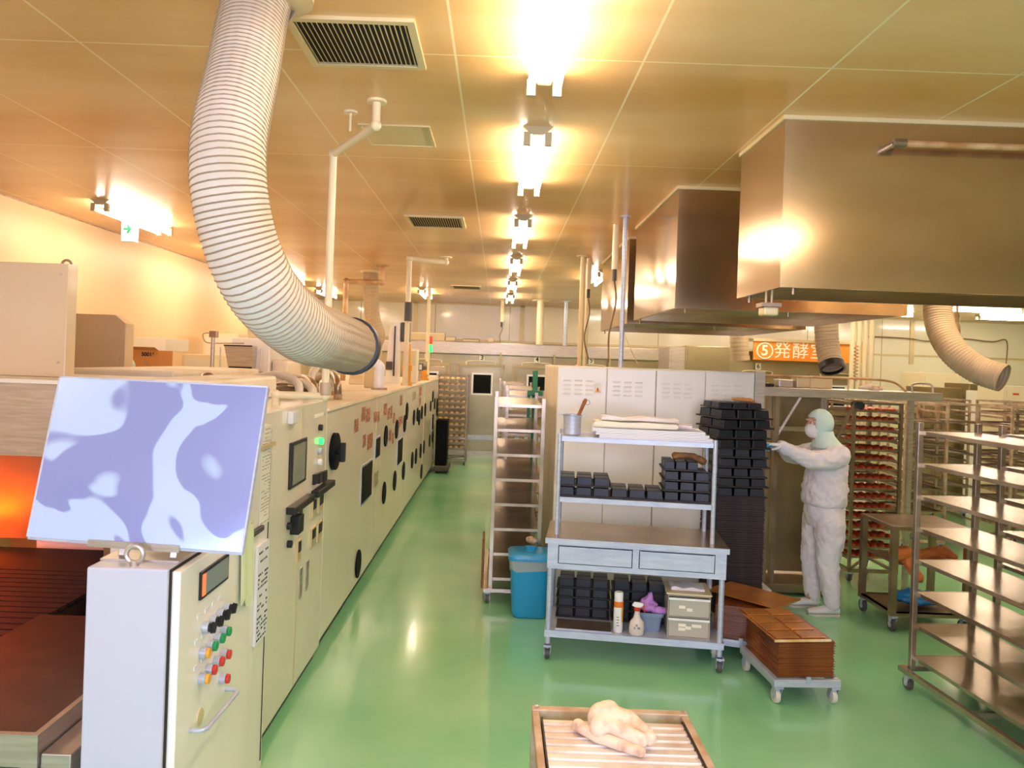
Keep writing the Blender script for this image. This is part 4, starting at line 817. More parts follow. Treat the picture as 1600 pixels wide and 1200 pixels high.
# tray rack
def tray_rack(label, n=16, W=0.44, D=0.60, top=1.66, z0=0.22, m='steel_d'):
    t = thing('tray_rack', (0, 0, 0), label, 'rack', 'tray racks')
    for x in (0, W):
        for y in (0, D): MB().box(x-0.013, x+0.013, y-0.013, y+0.013, 0.11, top).build('post', M[m], t)
    for x in (0, W):
        b = MB()
        for k in range(n): z = z0+(top-0.07-z0)*k/(n-1); b.box(x+(0.013 if x == 0 else -0.033), x+(0.033 if x == 0 else -0.013), 0.0, D, z-0.006, z-0.003); b.box(x+(0.0 if x == 0 else -0.004), x+(0.004 if x == 0 else 0), 0.013, D-0.013, z-0.02, z+0.004)
        b.build('runner_ladder', M[m], t)
    b = MB(); b.box(-0.013, W+0.013, -0.013, 0.013, top, top+0.02); b.box(-0.013, W+0.013, D-0.013, D+0.013, top, top+0.02); b.box(-0.013, 0.013, 0.013, D-0.013, top, top+0.02); b.box(W-0.013, W+0.013, 0.013, D-0.013, top, top+0.02); b.build('top_frame', M[m], t)
    b = MB(); b.box(-0.013, W+0.013, -0.013, 0.013, 0.09, 0.12); b.box(-0.013, W+0.013, D-0.013, D+0.013, 0.09, 0.12); b.box(-0.013, 0.013, 0.013, D-0.013, 0.09, 0.12); b.box(W-0.013, W+0.013, 0.013, D-0.013, 0.09, 0.12); b.bar((0, 0, 0.105), (W, D, 0.105), 0.02, 0.02); b.build('base_frame', M[m], t)
    for x in (0.02, W-0.02):
        for y in (0.02, D-0.05): caster(t, x, y, 0.09, 0.038)
    t['n'] = n; return t, [z0+(top-0.07-z0)*k/(n-1) for k in range(n)]
def sheet_tray(W, D, m, nm='baking_tray'):
    b = MB(); b.box(-W/2, W/2, 0, D, 0, 0.003)
    for q in ((-W/2, W/2, 0, 0.004), (-W/2, W/2, D-0.004, D), (-W/2, -W/2+0.004, 0.004, D-0.004), (W/2-0.004, W/2, 0.004, D-0.004)): b.box(*q, 0.003, 0.018)
    return b.build(nm, M[m])
ORD = ['topmost', 'second', 'third', 'fourth', 'fifth', 'sixth', 'seventh', 'eighth', 'ninth', 'tenth', 'eleventh', 'twelfth', 'thirteenth', 'fourteenth', 'fifteenth', 'lowest']
rr_, zs = tray_rack('tray rack full of dark red glazed bread behind the worker'); RX, RY = 3.33, 7.17; rr_.location = (RX, RY, 0)
base_tray = sheet_tray(0.40, 0.56, 'steel_d'); bun = None
bunb = MB(); bunb.lathe([(0.012, 0.0), (0.034, 0.004), (0.040, 0.014), (0.034, 0.028), (0.018, 0.037), (0.004, 0.040)], (0, 0, 0), 10); bun = bunb.build('glazed_bread', M['bun'], smooth=True)
first = True
for k in range(16):
    z = zs[15-k]; lab = '%s tray of red glazed bread in the rack behind the worker' % ORD[k]
    tr = base_tray if first else base_tray.copy()
    if not first: COL.objects.link(tr)
    tr.location = (RX+0.22, RY+0.02, z-0.002); tag(tr, lab, 'tray', 'trays in the red bread rack')
    for i in range(6):
        for j in range(2):
            bn = bun if first and i == 0 and j == 0 else bun.copy()
            if bn is not bun: COL.objects.link(bn)
            bn.location = (RX+0.045+i*0.069, RY+0.075+j*0.12+random.uniform(-.006, .006), z+0.0015); bn.scale = (0.92+random.random()*0.1, 1.25, 1.0+random.random()*0.15)
            tag(bn, 'dark red glazed bread on the %s tray behind the worker' % ORD[k], 'bread', 'red breads, %s tray' % ORD[k])
    first = False
# far rack with pale buns
fr, zf = tray_rack('tray rack of pale buns at far end of the aisle', 13, 0.56, 0.5, 1.64, 0.3); FX, FY = -1.13, 14.2; fr.location = (FX, FY, 0)
tp = sheet_tray(0.52, 0.47, 'steel_d'); pb_ = MB(); pb_.lathe([(0.02, 0), (0.045, 0.006), (0.05, 0.022), (0.036, 0.045), (0.01, 0.054)], (0, 0, 0), 8); pbun = pb_.build('pale_bun', M['palebun'], smooth=True)
for k in range(13):
    tr = tp if k == 0 else tp.copy()
    if k: COL.objects.link(tr)
    z = zf[12-k]; tr.location = (FX+0.28, FY+0.01, z-0.002); od = ORD[k] if k < 12 else 'lowest'
    tag(tr, '%s tray of pale buns in the rack at aisle end' % od, 'tray', 'trays in the far bun rack')
    for i in range(5):
        bn = pbun if k == 0 and i == 0 else pbun.copy()
        if bn is not pbun: COL.objects.link(bn)
        bn.location = (FX+0.075+i*0.103, FY+0.08, z+0.0015); tag(bn, 'pale round bun on the %s tray of the aisle-end rack' % od, 'bun', 'pale buns, %s tray' % od)
# empty tray racks in the right background, each with a few trays
spots = [(4.55, 8.55, 'beside the red bread rack'), (5.10, 8.9, 'second from the red rack'), (5.70, 8.5, 'third, above the brown shelves'), (6.3, 8.9, 'nearer row, frame edge'), (5.3, 10.4, 'second row, left end'), (6.05, 10.6, 'second row, centre'), (6.8, 10.3, 'second row, right end'), (4.15, 10.0, 'far behind the red rack')]
er = None
for i, (x, y, l) in enumerate(spots):
    lab = 'brownish tray rack in the right background, '+l
    if er is None: er, ze = tray_rack(lab, 11, 0.46, 0.6, 1.62, 0.3, 'rust'); er.location = (x, y, 0); er['group'] = 'background tray racks'
    else: dup(er, (x, y, 0), None, lab, 'background tray racks')
et = None
for i, (x, y, l) in enumerate(spots):
    for k in range(0, 11):
        if random.random() < 0.35: continue
        if et is None: et = sheet_tray(0.42, 0.58, 'steel_d'); tr = et
        else: tr = et.copy(); COL.objects.link(tr)
        tr.location = (x+0.23, y+0.01, ze[k]-0.002); tag(tr, 'empty tray, level %s from the floor, in the rack %s' % (['one', 'two', 'three', 'four', 'five', 'six', 'seven', 'eight', 'nine', 'ten', 'eleven'][k], l.split(',')[0]) if False else 'dark empty tray in background rack, '+l, 'tray', 'empty trays, rack '+l)
# small rack with golden loaves behind the tin stack
t = thing('loaf_shelf', (2.45, 7.9, 0), 'narrow shelf with golden loaves glimpsed right of the tin stack', 'shelf'); o = t.location
for x in (2.25, 2.72):
    for y in (7.7, 8.1): MB(o).box(x-0.012, x+0.012, y-0.012, y+0.012, 0, 1.5).build('post', M['steel_d'], t)
for z in (0.7, 0.92, 1.08): MB(o).box(2.24, 2.73, 7.69, 8.11, z-0.01, z).build('shelf', M['steel_b'], t)
lf = None
for j, z in enumerate((0.92, 1.08)):
    for i in range(4):
        c = Vector((2.31+i*0.115, 7.86, z))
        if lf is None: lf = MB(c).rings([[(c.x+sx*rx_, c.y-0.11+yy, c.z+zz) for sx, zz in ((-1, 0.0), (-1.05, 0.03), (-0.7, 0.065), (0, 0.078), (0.7, 0.065), (1.05, 0.03), (1, 0.0))] for yy, rx_ in ((0, 0.035), (0.02, 0.048), (0.2, 0.048), (0.22, 0.035))]).build('golden_loaf', M['loaf'], smooth=True); g = lf
        else: g = lf.copy(); COL.objects.link(g); g.location = c
        tag(g, 'golden loaf on the %s board behind the tin stack' % ('lower' if j == 0 else 'upper'), 'loaf', 'golden loaves, %s board' % ('lower' if j == 0 else 'upper'))
# dark bin at the end of the oven
t = thing('dark_bin', (-0.92, 13.2, 0), 'dark tall bin on wheeled base at far end of the oven', 'bin'); o = t.location
MB(o).box(-1.05, -0.85, 13.2, 13.6, 0.12, 0.9).build('bin_body', M['portblack'], t, bevel=0.01); MB(o).box(-1.06, -0.80, 13.05, 13.62, 0.04, 0.12).build('base', M['rubber'], t, bevel=0.01)
for x in (-1.02, -0.85): MB(o).cyl((x-0.01, 13.2, 0.02), (x+0.01, 13.2, 0.02), 0.02, 10).build('wheel', M['black'], t)
# green trolley parts
t = thing('green_trolley', (0.33, 7.55, 0), 'green painted steel trolley upright left of the louvred cabinet', 'trolley'); o = t.location
a, c = at(836, 603, 7.6), at(836, 579, 7.6)
MB(o).box(a.x-0.025, a.x+0.025, 7.58, 7.64, 0.1, c.z).build('upright', M['greenm'], t, bevel=0.006)
p0, p1 = at(824, 613, 7.55), at(848, 610, 7.55); MB(o).box(p0.x, p1.x, 7.52, 7.58, p0.z-0.03, p0.z+0.02).build('arm', M['greenm'], t, bevel=0.005); MB(o).box(p0.x, p0.x+0.03, 7.53, 7.57, p0.z-0.25, p0.z-0.03).build('arm_leg', M['greenm'], t)
MB(o).box(p0.x, a.x+0.03, 7.57, 7.6, p0.z-0.02, p0.z+0.01).build('link', M['greenm'], t); MB(o).box(0.2, 0.40, 7.49, 7.85, 0.05, 0.10).build('base', M['greenm'], t)
for x in (0.23, 0.37):
    for y in (7.53, 7.8): MB(o).cyl((x-0.012, y, 0.03), (x+0.012, y, 0.03), 0.03, 12).build('wheel', M['rubber'], t)
# ------------------------------------------------------------------ louvred cabinet
CX0, CX1, CY0, CY1, CH = 0.475, 2.065, 6.205, 7.9, 1.925
t = thing('louvred_cabinet', ((CX0+CX1)/2, 7.0, 0), 'tall cream metal cabinet with louvred doors behind the work table', 'cabinet'); o = t.location
MB(o).box(CX0, CX1, CY0, CY1, 0.0, CH).build('body', M['dirtcream'], t, bevel=0.004)
n = 4; dw = (CX1-CX0)/n
for i in range(n):
    x0 = CX0+i*dw+0.004; x1 = CX0+(i+1)*dw-0.004
    d = MB(o).box(x0, x1, CY0-0.018, CY0-0.0005, 0.05, CH-0.01).build('door', M['white'], t, bevel=0.003)
    b = MB(o)
    for r_ in range(4):
        for c_ in range(3):
            x = x0+0.075+c_*0.09; z = CH-0.12-r_*0.035; b.prism([(x-0.03, CY0-0.018, z), (x-0.03, CY0-0.026, z-0.002), (x-0.03, CY0-0.018, z+0.010)], (0.06, 0, 0))
    b.build('louvres', M['white'], d)
MB(o).box(CX0+dw*2-0.003, CX0+dw*2+0.003, CY0-0.0195, CY0-0.017, 0.06, CH-0.02).build('rusty_gap', M['rust'], t)
MB(o).box(CX1+0.0, CX1+0.08, CY0-0.02, CY0+0.04, 0.0, CH+0.01).build('corner_post', M['steel'], t)
p = at(934, 607, CY0-0.02); b = MB(o); b.box(p.x-0.03, p.x+0.03, CY0-0.020, CY0-0.0185, p.z-0.04, p.z+0.045); s = b.build('warning_sticker', M['paper'], t)
b = MB(o); b.prism([(p.x-0.024, CY0-0.020, p.z-0.03), (p.x+0.024, CY0-0.020, p.z-0.03), (p.x, CY0-0.020, p.z+0.012)], (0, -0.001, 0)); b.build('warning_triangle', M['yellow'], s)
b = MB(o); b.box(p.x-0.003, p.x+0.003, CY0-0.0225, CY0-0.021, p.z-0.016, p.z); b.box(p.x-0.003, p.x+0.003, CY0-0.0225, CY0-0.021, p.z-0.025, p.z-0.020); b.build('exclamation_mark', M['ink'], s)
# ------------------------------------------------------------------ blue bin
t = thing('bin', (0.295, 5.93, 0), 'light blue square lidded plastic bin beside the work table', 'bin'); o = t.location
def sq(cx, cy, z, w_, d_, r_, n=5):
    out = []
    for (sx, sy, a0) in ((1, 1, 0), (-1, 1, PI/2), (-1, -1, PI), (1, -1, 1.5*PI)):
        for k in range(n): a = a0+PI/2*k/(n-1); out.append((cx+sx*(w_/2-r_)+r_*math.cos(a), cy+sy*(d_/2-r_)+r_*math.sin(a), z))
    return out
cx, cy = 0.295, 5.93
MB(o).rings([sq(cx, cy, 0.004, 0.24, 0.22, 0.05), sq(cx, cy, 0.03, 0.27, 0.25, 0.05), sq(cx, cy, 0.42, 0.31, 0.29, 0.05), sq(cx, cy, 0.45, 0.325, 0.305, 0.05)]).build('bin_body', M['blue'], t, smooth='auto')
MB(o).rings([sq(cx, cy, 0.445, 0.345, 0.325, 0.06), sq(cx, cy, 0.47, 0.35, 0.33, 0.06), sq(cx, cy, 0.485, 0.33, 0.31, 0.06), sq(cx, cy, 0.50, 0.22, 0.20, 0.06), sq(cx, cy, 0.495, 0.18, 0.16, 0.05)]).build('lid', M['blue'], t, smooth='auto')
MB(o).rings([sq(cx, cy, 0.495, 0.075, 0.03, 0.01), sq(cx, cy, 0.525, 0.08, 0.034, 0.01)]).build('lid_handle', M['blue'], t, smooth='auto')
b = MB(o); b.rings([[(x*1.0, y, z+0.012*math.sin(i*1.7)*(1 if j == 0 else 0)) for i, (x, y, z) in enumerate(sq(cx, cy, z_, w2, w2-0.02, 0.05))] for j, (z_, w2) in enumerate(((0.37, 0.322), (0.40, 0.326), (0.443, 0.335)))], cap=False); b.build('bag_liner', M['clearp'], t, smooth=True)
tt = tag(remesh(MB((0.30, 6.13, 0.58)).ball((0.30, 6.165, 0.52), 0.04, 0.03, 0.03).ball((0.33, 6.165, 0.51), 0.03, 0.03, 0.025).build('crumpled_paper', M['mitt']), 0.008, 2, 0.01, 0.02), 'beige crumpled scrap peeking above the blue bin lid', 'scrap')
t = thing('wooden_board', (-0.13, 6.3, 0.115), 'narrow brown wooden board leaning on the aisle rack side', 'board'); MB(t.location).box(-0.085, -0.068, 6.12, 6.4, 0.131, 0.52).build('plank', M['wood'], t, bevel=0.003)
# ------------------------------------------------------------------ work table cart (local frame)
TO = Vector((0.383, 5.055, 0)); TRZ = math.radians(-7.0); TW, TD = 1.10, 0.50
t = thing('work_table', TO, 'stainless steel wheeled work table with two drawers and upper shelves', 'table', None, TRZ); TB = t
for x in (0, TW):
    for y in (0, TD): MB().cyl((x, y, 0.09), (x, y, 0.77), 0.018, 16).build('leg', M['steel_b'], t, smooth='auto')
b = MB(); b.box(-0.035, TW+0.035, -0.035, TD+0.035, 0.775, 0.80); b.build('table_top', M['shelf'], t, bevel=0.003)
MB().box(-0.036, TW+0.036, -0.042, -0.0355, 0.765, 0.80).build('front_edge', M['steel_b'], t)
b = MB(); b.box(-0.02, 0.05, -0.03, -0.012, 0.60, 0.775); b.box(TW-0.05, TW+0.02, -0.03, -0.012, 0.60, 0.775); b.box(TW/2-0.02, TW/2+0.02, -0.028, -0.012, 0.60, 0.775); b.box(0.05, TW-0.05, -0.03, -0.012, 0.60, 0.635); b.box(0.05, TW-0.05, -0.03, -0.012, 0.755, 0.775); b.build('drawer_frame', M['steel_b'], t)
b = MB(); b.box(-0.02, -0.012, -0.012, TD, 0.60, 0.775); b.box(TW+0.012, TW+0.02, -0.012, TD, 0.60, 0.775); b.box(-0.012, TW+0.012, TD-0.01, TD, 0.60, 0.775); b.box(-0.012, TW+0.012, -0.012, TD-0.01, 0.60, 0.605); b.build('apron', M['steel_b'], t)
for x0, x1 in ((0.055, TW/2-0.025), (TW/2+0.025, TW-0.055)):
    d = MB().box(x0, x1, -0.036, -0.0305, 0.64, 0.75).build('drawer', M['steel_b'], t, bevel=0.002); b = MB(); b.box(x0+0.01, x1-0.01, -0.044, -0.0365, 0.738, 0.75); b.build('drawer_pull', M['steel_b'], d)
b = MB(); b.box(-0.018, TW+0.018, -0.018, TD+0.018, 0.186, 0.190); b.box(-0.02, TW+0.02, -0.024, -0.019, 0.150, 0.193); b.box(-0.02, TW+0.02, TD+0.019, TD+0.024, 0.150, 0.193); b.box(-0.024, -0.019, -0.018, TD+0.018, 0.150, 0.193); b.box(TW+0.019, TW+0.024, -0.018, TD+0.018, 0.150, 0.193); b.build('lower_shelf', M['steel_b'], t)
for x in (0, TW):
    for y in (0, TD): caster(t, x, y-0.018, 0.10, 0.038)
UX0, UX1, UY0, UY1 = 0.03, 1.045, 0.09, 0.47
for x in (UX0, UX1):
    for y in (UY0, UY1): MB().cyl((x, y, 0.80), (x, y, 1.475), 0.0145, 14).build('shelf_post', M['steel_b'], t, smooth='auto')
for z in (1.05, 1.455):
    b = MB(); b.box(UX0-0.0, UX1+0.0, UY0, UY1, z-0.006, z); b.box(UX0+0.014, UX1-0.014, UY0-0.012, UY0, z-0.03, z+0.002); b.box(UX0+0.014, UX1-0.014, UY1, UY1+0.012, z-0.03, z+0.002); b.build('upper_shelf', M['steel_b'], t)
TM = Matrix.Translation(TO) @ Matrix.Rotation(TRZ, 4, 'Z')
def TL(x, y, z): return TM @ Vector((x, y, z))
def put(o, x, y, z, rz=0): o.location = TL(x, y, z); o.rotation_euler = (0, 0, TRZ+rz); return o
# pot with paddle
t = thing('steel_pot', (0, 0, 0), 'stainless pot holding a wooden paddle on the top shelf', 'pot'); put(t, 0.105, 0.24, 1.456)
MB().lathe([(0.052, 0), (0.058, 0.004), (0.062, 0.13), (0.074, 0.135), (0.074, 0.139), (0.059, 0.138), (0.055, 0.01), (0.01, 0.008)], (0, 0, 0), 28).build('pot_body', M['steel_b'], t, smooth='auto')
b = MB(); b.box(-0.10, -0.07, -0.012, 0.012, 0.133, 0.137); b.box(0.07, 0.10, -0.012, 0.012, 0.133, 0.137); b.build('pot_handle', M['steel_b'], t)
tt = thing('wooden_paddle', (0, 0, 0), 'reddish brown wooden handle sticking out of the steel pot', 'utensil'); put(tt, 0.105, 0.24, 1.456)
b = MB(); b.tube([(0.0, 0, 0.02), (0.035, 0, 0.12), (0.062, 0, 0.185), (0.082, 0, 0.235), (0.088, 0, 0.25)], [0.008, 0.011, 0.012, 0.014, 0.008], 10); b.build('handle', M['wood'], tt, smooth='auto')
b = MB(); b.torus((0.10, 0, 0.225), 0.016, 0.0015, (0, 1, 0), 14, 6); b.build('hanging_cord', M['rubber'], tt, smooth=True)
# sheet stack and cloths
sh = None
for k in range(6):
    if sh is None: sh = sheet_tray(0.74, 0.34, 'white_c', 'white_sheet_tray'); g = sh
    else: g = sh.copy(); COL.objects.link(g)
    put(g, 0.66-0.012*k+(0.015 if k % 2 else 0), 0.105+0.004*k, 1.457+k*0.0105, 0.01*(k % 3)); g.scale = (1, 1, 0.5)
    tag(g, 'thin white sheet tray in the stack under the folded cloths', 'tray', 'stacked white sheet trays')
def folded(name, w_, d_, h_, m, label, cat, wob=0.010, ends=True):
    b = MB(); n = 14; b.rings([[(-w_/2+w_*i/n, y, z) for y, z in ((-d_/2, 0.002), (-d_/2-0.004, h_*0.5), (-d_/2, h_+wob*math.sin(i*0.9)), (0, h_*1.15+wob*math.sin(i*0.7+1)), (d_/2, h_+wob*math.cos(i*0.8)), (d_/2+0.004, h_*0.5), (d_/2, 0.002))] for i in range(n+1)])
    o = b.build(name, m, smooth='auto'); tag(o, label, cat); sd = o.modifiers.new('sub', 'SUBSURF'); sd.levels = sd.render_levels = 1; return o
put(folded('folded_cloth', 0.56, 0.16, 0.035, M['paper'], 'long folded cream cloth in front on the white sheet trays', 'cloth', 0.003), 0.53, 0.23, 1.526)
put(folded('folded_cloth', 0.26, 0.14, 0.022, M['cloth'], 'short folded cloth end peeking right of the long folded cloth', 'cloth', 0.004), 0.80, 0.38, 1.526, -0.1)
put(folded('folded_cloth', 0.52, 0.15, 0.022, M['cloth'], 'crumpled white cloth lying on the long folded cloth', 'cloth', 0.008), 0.56, 0.25, 1.572, 0.04)
# bread tins
def tin_tray(label, w_=0.35, d_=0.30, nx=3, ny=2, th=0.062):
    t = thing('bread_tin_tray', (0, 0, 0), label, 'bread tins', 'black bread tin sets')
    b = MB(); b.box(-w_/2, w_/2, -d_/2, d_/2, 0, 0.004)
    for q in ((-w_/2-0.010, -w_/2, -d_/2-0.01, d_/2+0.01), (w_/2, w_/2+0.010, -d_/2-0.01, d_/2+0.01), (-w_/2, w_/2, -d_/2-0.010, -d_/2), (-w_/2, w_/2, d_/2, d_/2+0.010)): b.box(*q, 0.002, 0.012)
    b.build('tray', M['tray'], t)
    tw, td = w_/nx*0.9, d_/ny*0.9
    for i in range(nx):
        for j in range(ny):
            x = -w_/2+w_*(i+0.5)/nx; y = -d_/2+d_*(j+0.5)/ny
            MB().hexa([(x-tw/2, y-td/2, 0.004), (x+tw/2, y-td/2, 0.004), (x+tw/2, y+td/2, 0.004), (x-tw/2, y+td/2, 0.004), (x-tw/2*0.93, y-td/2*0.94, th), (x+tw/2*0.93, y-td/2*0.94, th), (x+tw/2*0.93, y+td/2*0.94, th), (x-tw/2*0.93, y+td/2*0.94, th)]).build('tin', M['tin'], t, bevel=0.004)
    return t
tp0 = tin_tray('lower six-tin set at left end of the middle shelf'); put(tp0, 0.20, 0.27, 1.052)
g = dup(tp0, TL(0.20, 0.28, 1.119), None, 'upper six-tin set stacked at left end of the middle shelf'); g.rotation_euler = (0, 0, TRZ+0.03)
g = dup(tp0, TL(0.555, 0.28, 1.052), TRZ, 'six-tin set alone in the middle of the middle shelf')
for k, l in enumerate(('lowest', 'second', 'third', 'topmost')):
    g = dup(tp0, TL(0.88, 0.28+0.01*k, 1.052+k*0.067), TRZ, '%s tin set in the tall pile on the middle shelf right' % l); g.scale = ((0.86, 1, 1) if k < 3 else (0.66, 0.9, 1))
    if k == 3: g.location = TL(0.84, 0.30, 1.052+k*0.067)
for j, (x, y, k) in enumerate([(0.22, 0.42, 4), (0.60, 0.42, 4)]):
    for i in range(k):
        g = dup(tp0, TL(x, y-0.06, 0.192+i*0.067+0.0), TRZ, '%s tin set in the %s pile on the lower shelf' % (['lowest', 'second', 'third', 'topmost'][i], ['left', 'right'][j]))
        g.scale = (1.0, 0.75, 1)
# tall stack: flat trays below, tin sets above
SXc, SYc = 1.845, 5.96
t = thing('tray_dolly', (SXc, SYc, 0), 'low dolly under the tall black tray stack', 'dolly'); o = t.location
MB(o).box(SXc-0.17, SXc+0.17, SYc-0.2, SYc+0.2, 0.09, 0.115).build('platform', M['steel_b'], t, bevel=0.003)
t.location = o
for x in (-0.13, 0.13):
    for y in (-0.16, 0.13): caster(t, x, y, 0.09, 0.036)
fl = None; N = 50
for k in range(N):
    if fl is None:
        b = MB(); b.box(-0.175, 0.175, -0.21, 0.21, 0, 0.004); b.box(-0.182, 0.182, -0.217, 0.217, 0.004, 0.0095); b.box(-0.178, 0.178, -0.213, 0.213, 0.0095, 0.0165); fl = b.build('flat_tray', M['flat']); g = fl
    else: g = fl.copy(); COL.objects.link(g)
    g.location = (SXc+random.uniform(-.003, .003), SYc+random.uniform(-.003, .003), 0.116+k*0.0174); g.rotation_euler = (0, 0, random.uniform(-.006, .006)); tag(g, 'thin dark flat tray in the tall even stack beside the table', 'tray', 'flat dark trays of the tall stack')
zz = 0.116+N*0.0174; NAMES = ['lowest', 'second', 'third', 'fourth', 'fifth', 'sixth', 'seventh', 'eighth', 'ninth', 'top']
offs = [(0, 0, 0), (0.005, 0, 0.02), (-0.005, 0, -0.01), (0.01, 0, 0.03), (0.0, 0, 0), (-0.05, -0.05, 0.22), (-0.045, -0.04, 0.16), (-0.03, -0.04, 0.24), (-0.04, -0.05, 0.18), (-0.05, -0.03, 0.10)]
for k, (dx, dy, rz_) in enumerate(offs):
    g = dup(tp0, (SXc+dx, SYc-0.04+dy, zz+k*0.0735), rz_, '%s tin set on the tall black stack the worker reaches' % NAMES[k] if k else 'lowest tin set on top of the flat black trays')
    g.scale = (1.03, 1.2, 1.1) if k < 5 else (1.16, 1.25, 1.1)
    if k == 9: g.scale = (1.0, 1.1, 0.75)
def mitt(name, P, R, m, label, cat='mitt', vox=0.006, noise=0.006):
    b = MB(P[0])
    for a, c, r0, r1 in R: b.tube([a, Vector(a).lerp(Vector(c), 0.5), c], [r0, (r0+r1)/2*1.05, r1], 14); b.ball(c, r1, r1, r1, 12, 8); b.ball(a, r0, r0, r0, 12, 8)
    o = b.build(name, m, smooth=True); remesh(o, vox, 3, noise, 0.03); tag(o, label, cat); return o
c = TL(0.88, 0.24, 1.052+4*0.067-0.005+0.02)
mitt('oven_mitt', [c], [(c+Vector((-0.08, 0, 0.015)), c+Vector((0.05, 0.0, 0.012)), 0.022, 0.022), (c+Vector((0.05, 0, 0.01)), c+Vector((0.115, 0.0, -0.02)), 0.022, 0.026), (c+Vector((-0.06, -0.01, 0.012)), c+Vector((-0.085, -0.03, 0.005)), 0.018, 0.014)], M['mittb'], 'scorched golden-brown mitt lying on the tin pile')
c = Vector((SXc+0.03, SYc-0.08, zz+10*0.0735-0.015))
mitt('kraft_wrapper', [c], [(c+Vector((-0.08, 0, 0.012)), c+Vector((0.06, 0.0, 0.006)), 0.012, 0.018), (c+Vector((0.05, 0, 0.006)), c+Vector((0.12, 0.02, -0.03)), 0.016, 0.012)], M['card'], 'crumpled brown paper on top of the tall black stack', 'paper')
# items on the lower shelf
def shelfthing(nm, x, y, label, cat, z=0.191, rz_=0): tt = thing(nm, (0, 0, 0), label, cat); put(tt, x, y, z, rz_); return tt
t = shelfthing('spray_can', 0.455, 0.06, 'tall white and orange aerosol can on the lower shelf', 'spray can')
MB().lathe([(0.028, 0), (0.031, 0.006), (0.031, 0.20), (0.027, 0.212)], (0, 0, 0), 24).build('can_body', M['whitep'], t, smooth='auto')
MB().lathe([(0.0315, 0.165), (0.0316, 0.168), (0.0316, 0.20), (0.0315, 0.203)], (0, 0, 0), 24, False).build('orange_band', M['orange'], t, smooth='auto')
b = MB(); b.rings([[(0.0318*math.cos(a), 0.0318*math.sin(a), z) for a in [(-0.9+0.12*i) for i in range(8)]]+[(0.030*math.cos(a), 0.030*math.sin(a), z) for a in [(-0.9+0.12*i) for i in reversed(range(8))]] for z in (0.07, 0.165)]); b.build('yellow_label', M['yellow'], t)
b = MB()
for i in range(4): b.box(-0.012, 0.004+0.003*(i % 2), -0.0325, -0.0305, 0.10-i*0.018, 0.106-i*0.018)
b.build('label_print', M['inkg'], t)
MB().lathe([(0.029, 0.212), (0.029, 0.255), (0.025, 0.262)], (0, 0, 0), 20).build('cap', M['whitep'], t, smooth='auto')
t = shelfthing('spray_bottle', 0.575, 0.03, 'cloudy spray bottle with white and red trigger head', 'spray bottle')
MB().rings([[(rx_*math.cos(2*PI*k/20), ry_*math.sin(2*PI*k/20), z) for k in range(20)] for z, rx_, ry_ in ((0, 0.040, 0.028), (0.008, 0.048, 0.033), (0.05, 0.050, 0.034), (0.085, 0.044, 0.032), (0.11, 0.024, 0.022), (0.14, 0.017, 0.017), (0.16, 0.017, 0.017))]).build('bottle_body', M['spraybody'], t, smooth='auto')
MB().lathe([(0.019, 0.155), (0.021, 0.158), (0.021, 0.175), (0.018, 0.178)], (0, 0, 0), 18).build('red_collar', M['red'], t, smooth='auto')
MB().prism([(-0.036, -0.011, 0.188), (-0.012, -0.011, 0.178), (0.022, -0.011, 0.178), (0.040, -0.011, 0.195), (0.035, -0.011, 0.208), (-0.02, -0.011, 0.212)], (0, 0.022, 0)).build('spray_head', M['whitep'], t, bevel=0.004)
MB().tube([(0.028, 0, 0.19), (0.045, 0, 0.185), (0.042, 0, 0.165), (0.050, 0, 0.150)], 0.0055, 8).build('trigger', M['red'], t, smooth=True)
b = MB()
for i in range(3): b.box(-0.02+i*0.012, -0.012+i*0.016, -0.0345, -0.0325, 0.045+(i % 2)*0.018, 0.058+(i % 2)*0.018)
b.build('ink_marks', M['inkg'], t)
t = shelfthing('plastic_basket', 0.665, 0.19, 'grey-blue plastic basket behind the spray bottle', 'basket')
MB().rings([sq(0, 0, 0, 0.13, 0.16, 0.02), sq(0, 0, 0.10, 0.155, 0.19, 0.02), sq(0, 0, 0.101, 0.175, 0.21, 0.02), sq(0, 0, 0.125, 0.178, 0.213, 0.02), sq(0, 0, 0.125, 0.15, 0.185, 0.02), sq(0, 0, 0.02, 0.12, 0.15, 0.02)]).build('basket_body', M['basket'], t, smooth='auto')
c = TL(0.66, 0.19, 0.191)
b = MB(c); b.ball(c+Vector((0, 0, 0.14)), 0.07, 0.07, 0.035, 14, 9); b.ball(c+Vector((0.06, -0.06, 0.13)), 0.05, 0.03, 0.03); b.tube([c+Vector((-0.02, 0, 0.14)), c+Vector((0.01, 0, 0.22)), c+Vector((0.02, 0, 0.235))], [0.05, 0.02, 0.008], 10)
o = b.build('lilac_cloth', M['purple'], smooth=True); remesh(o, 0.007, 2, 0.03, 0.035); tag(o, 'crumpled lilac cloth heaped in the grey-blue basket', 'cloth')
t = shelfthing('drawer_box', 0.905, 0.17, 'two-tier frosted plastic drawer box on the lower shelf', 'drawer box')
b = MB(); w2, d2 = 0.135, 0.14
b.box(-w2, -w2+0.006, -d2, d2, 0, 0.27); b.box(w2-0.006, w2, -d2, d2, 0, 0.27); b.box(-w2, w2, -d2, d2, 0.27, 0.278); b.box(-w2, w2, -d2, d2, 0, 0.006); b.box(-w2, w2, -d2, d2, 0.132, 0.138); b.box(-w2+0.006, w2-0.006, d2-0.006, d2, 0.006, 0.27); b.build('box_frame', M['clearp'], t)
MB().box(-w2-0.012, w2+0.008, -d2-0.012, d2+0.005, 0.279, 0.290).build('lid', M['vent'], t, bevel=0.004)
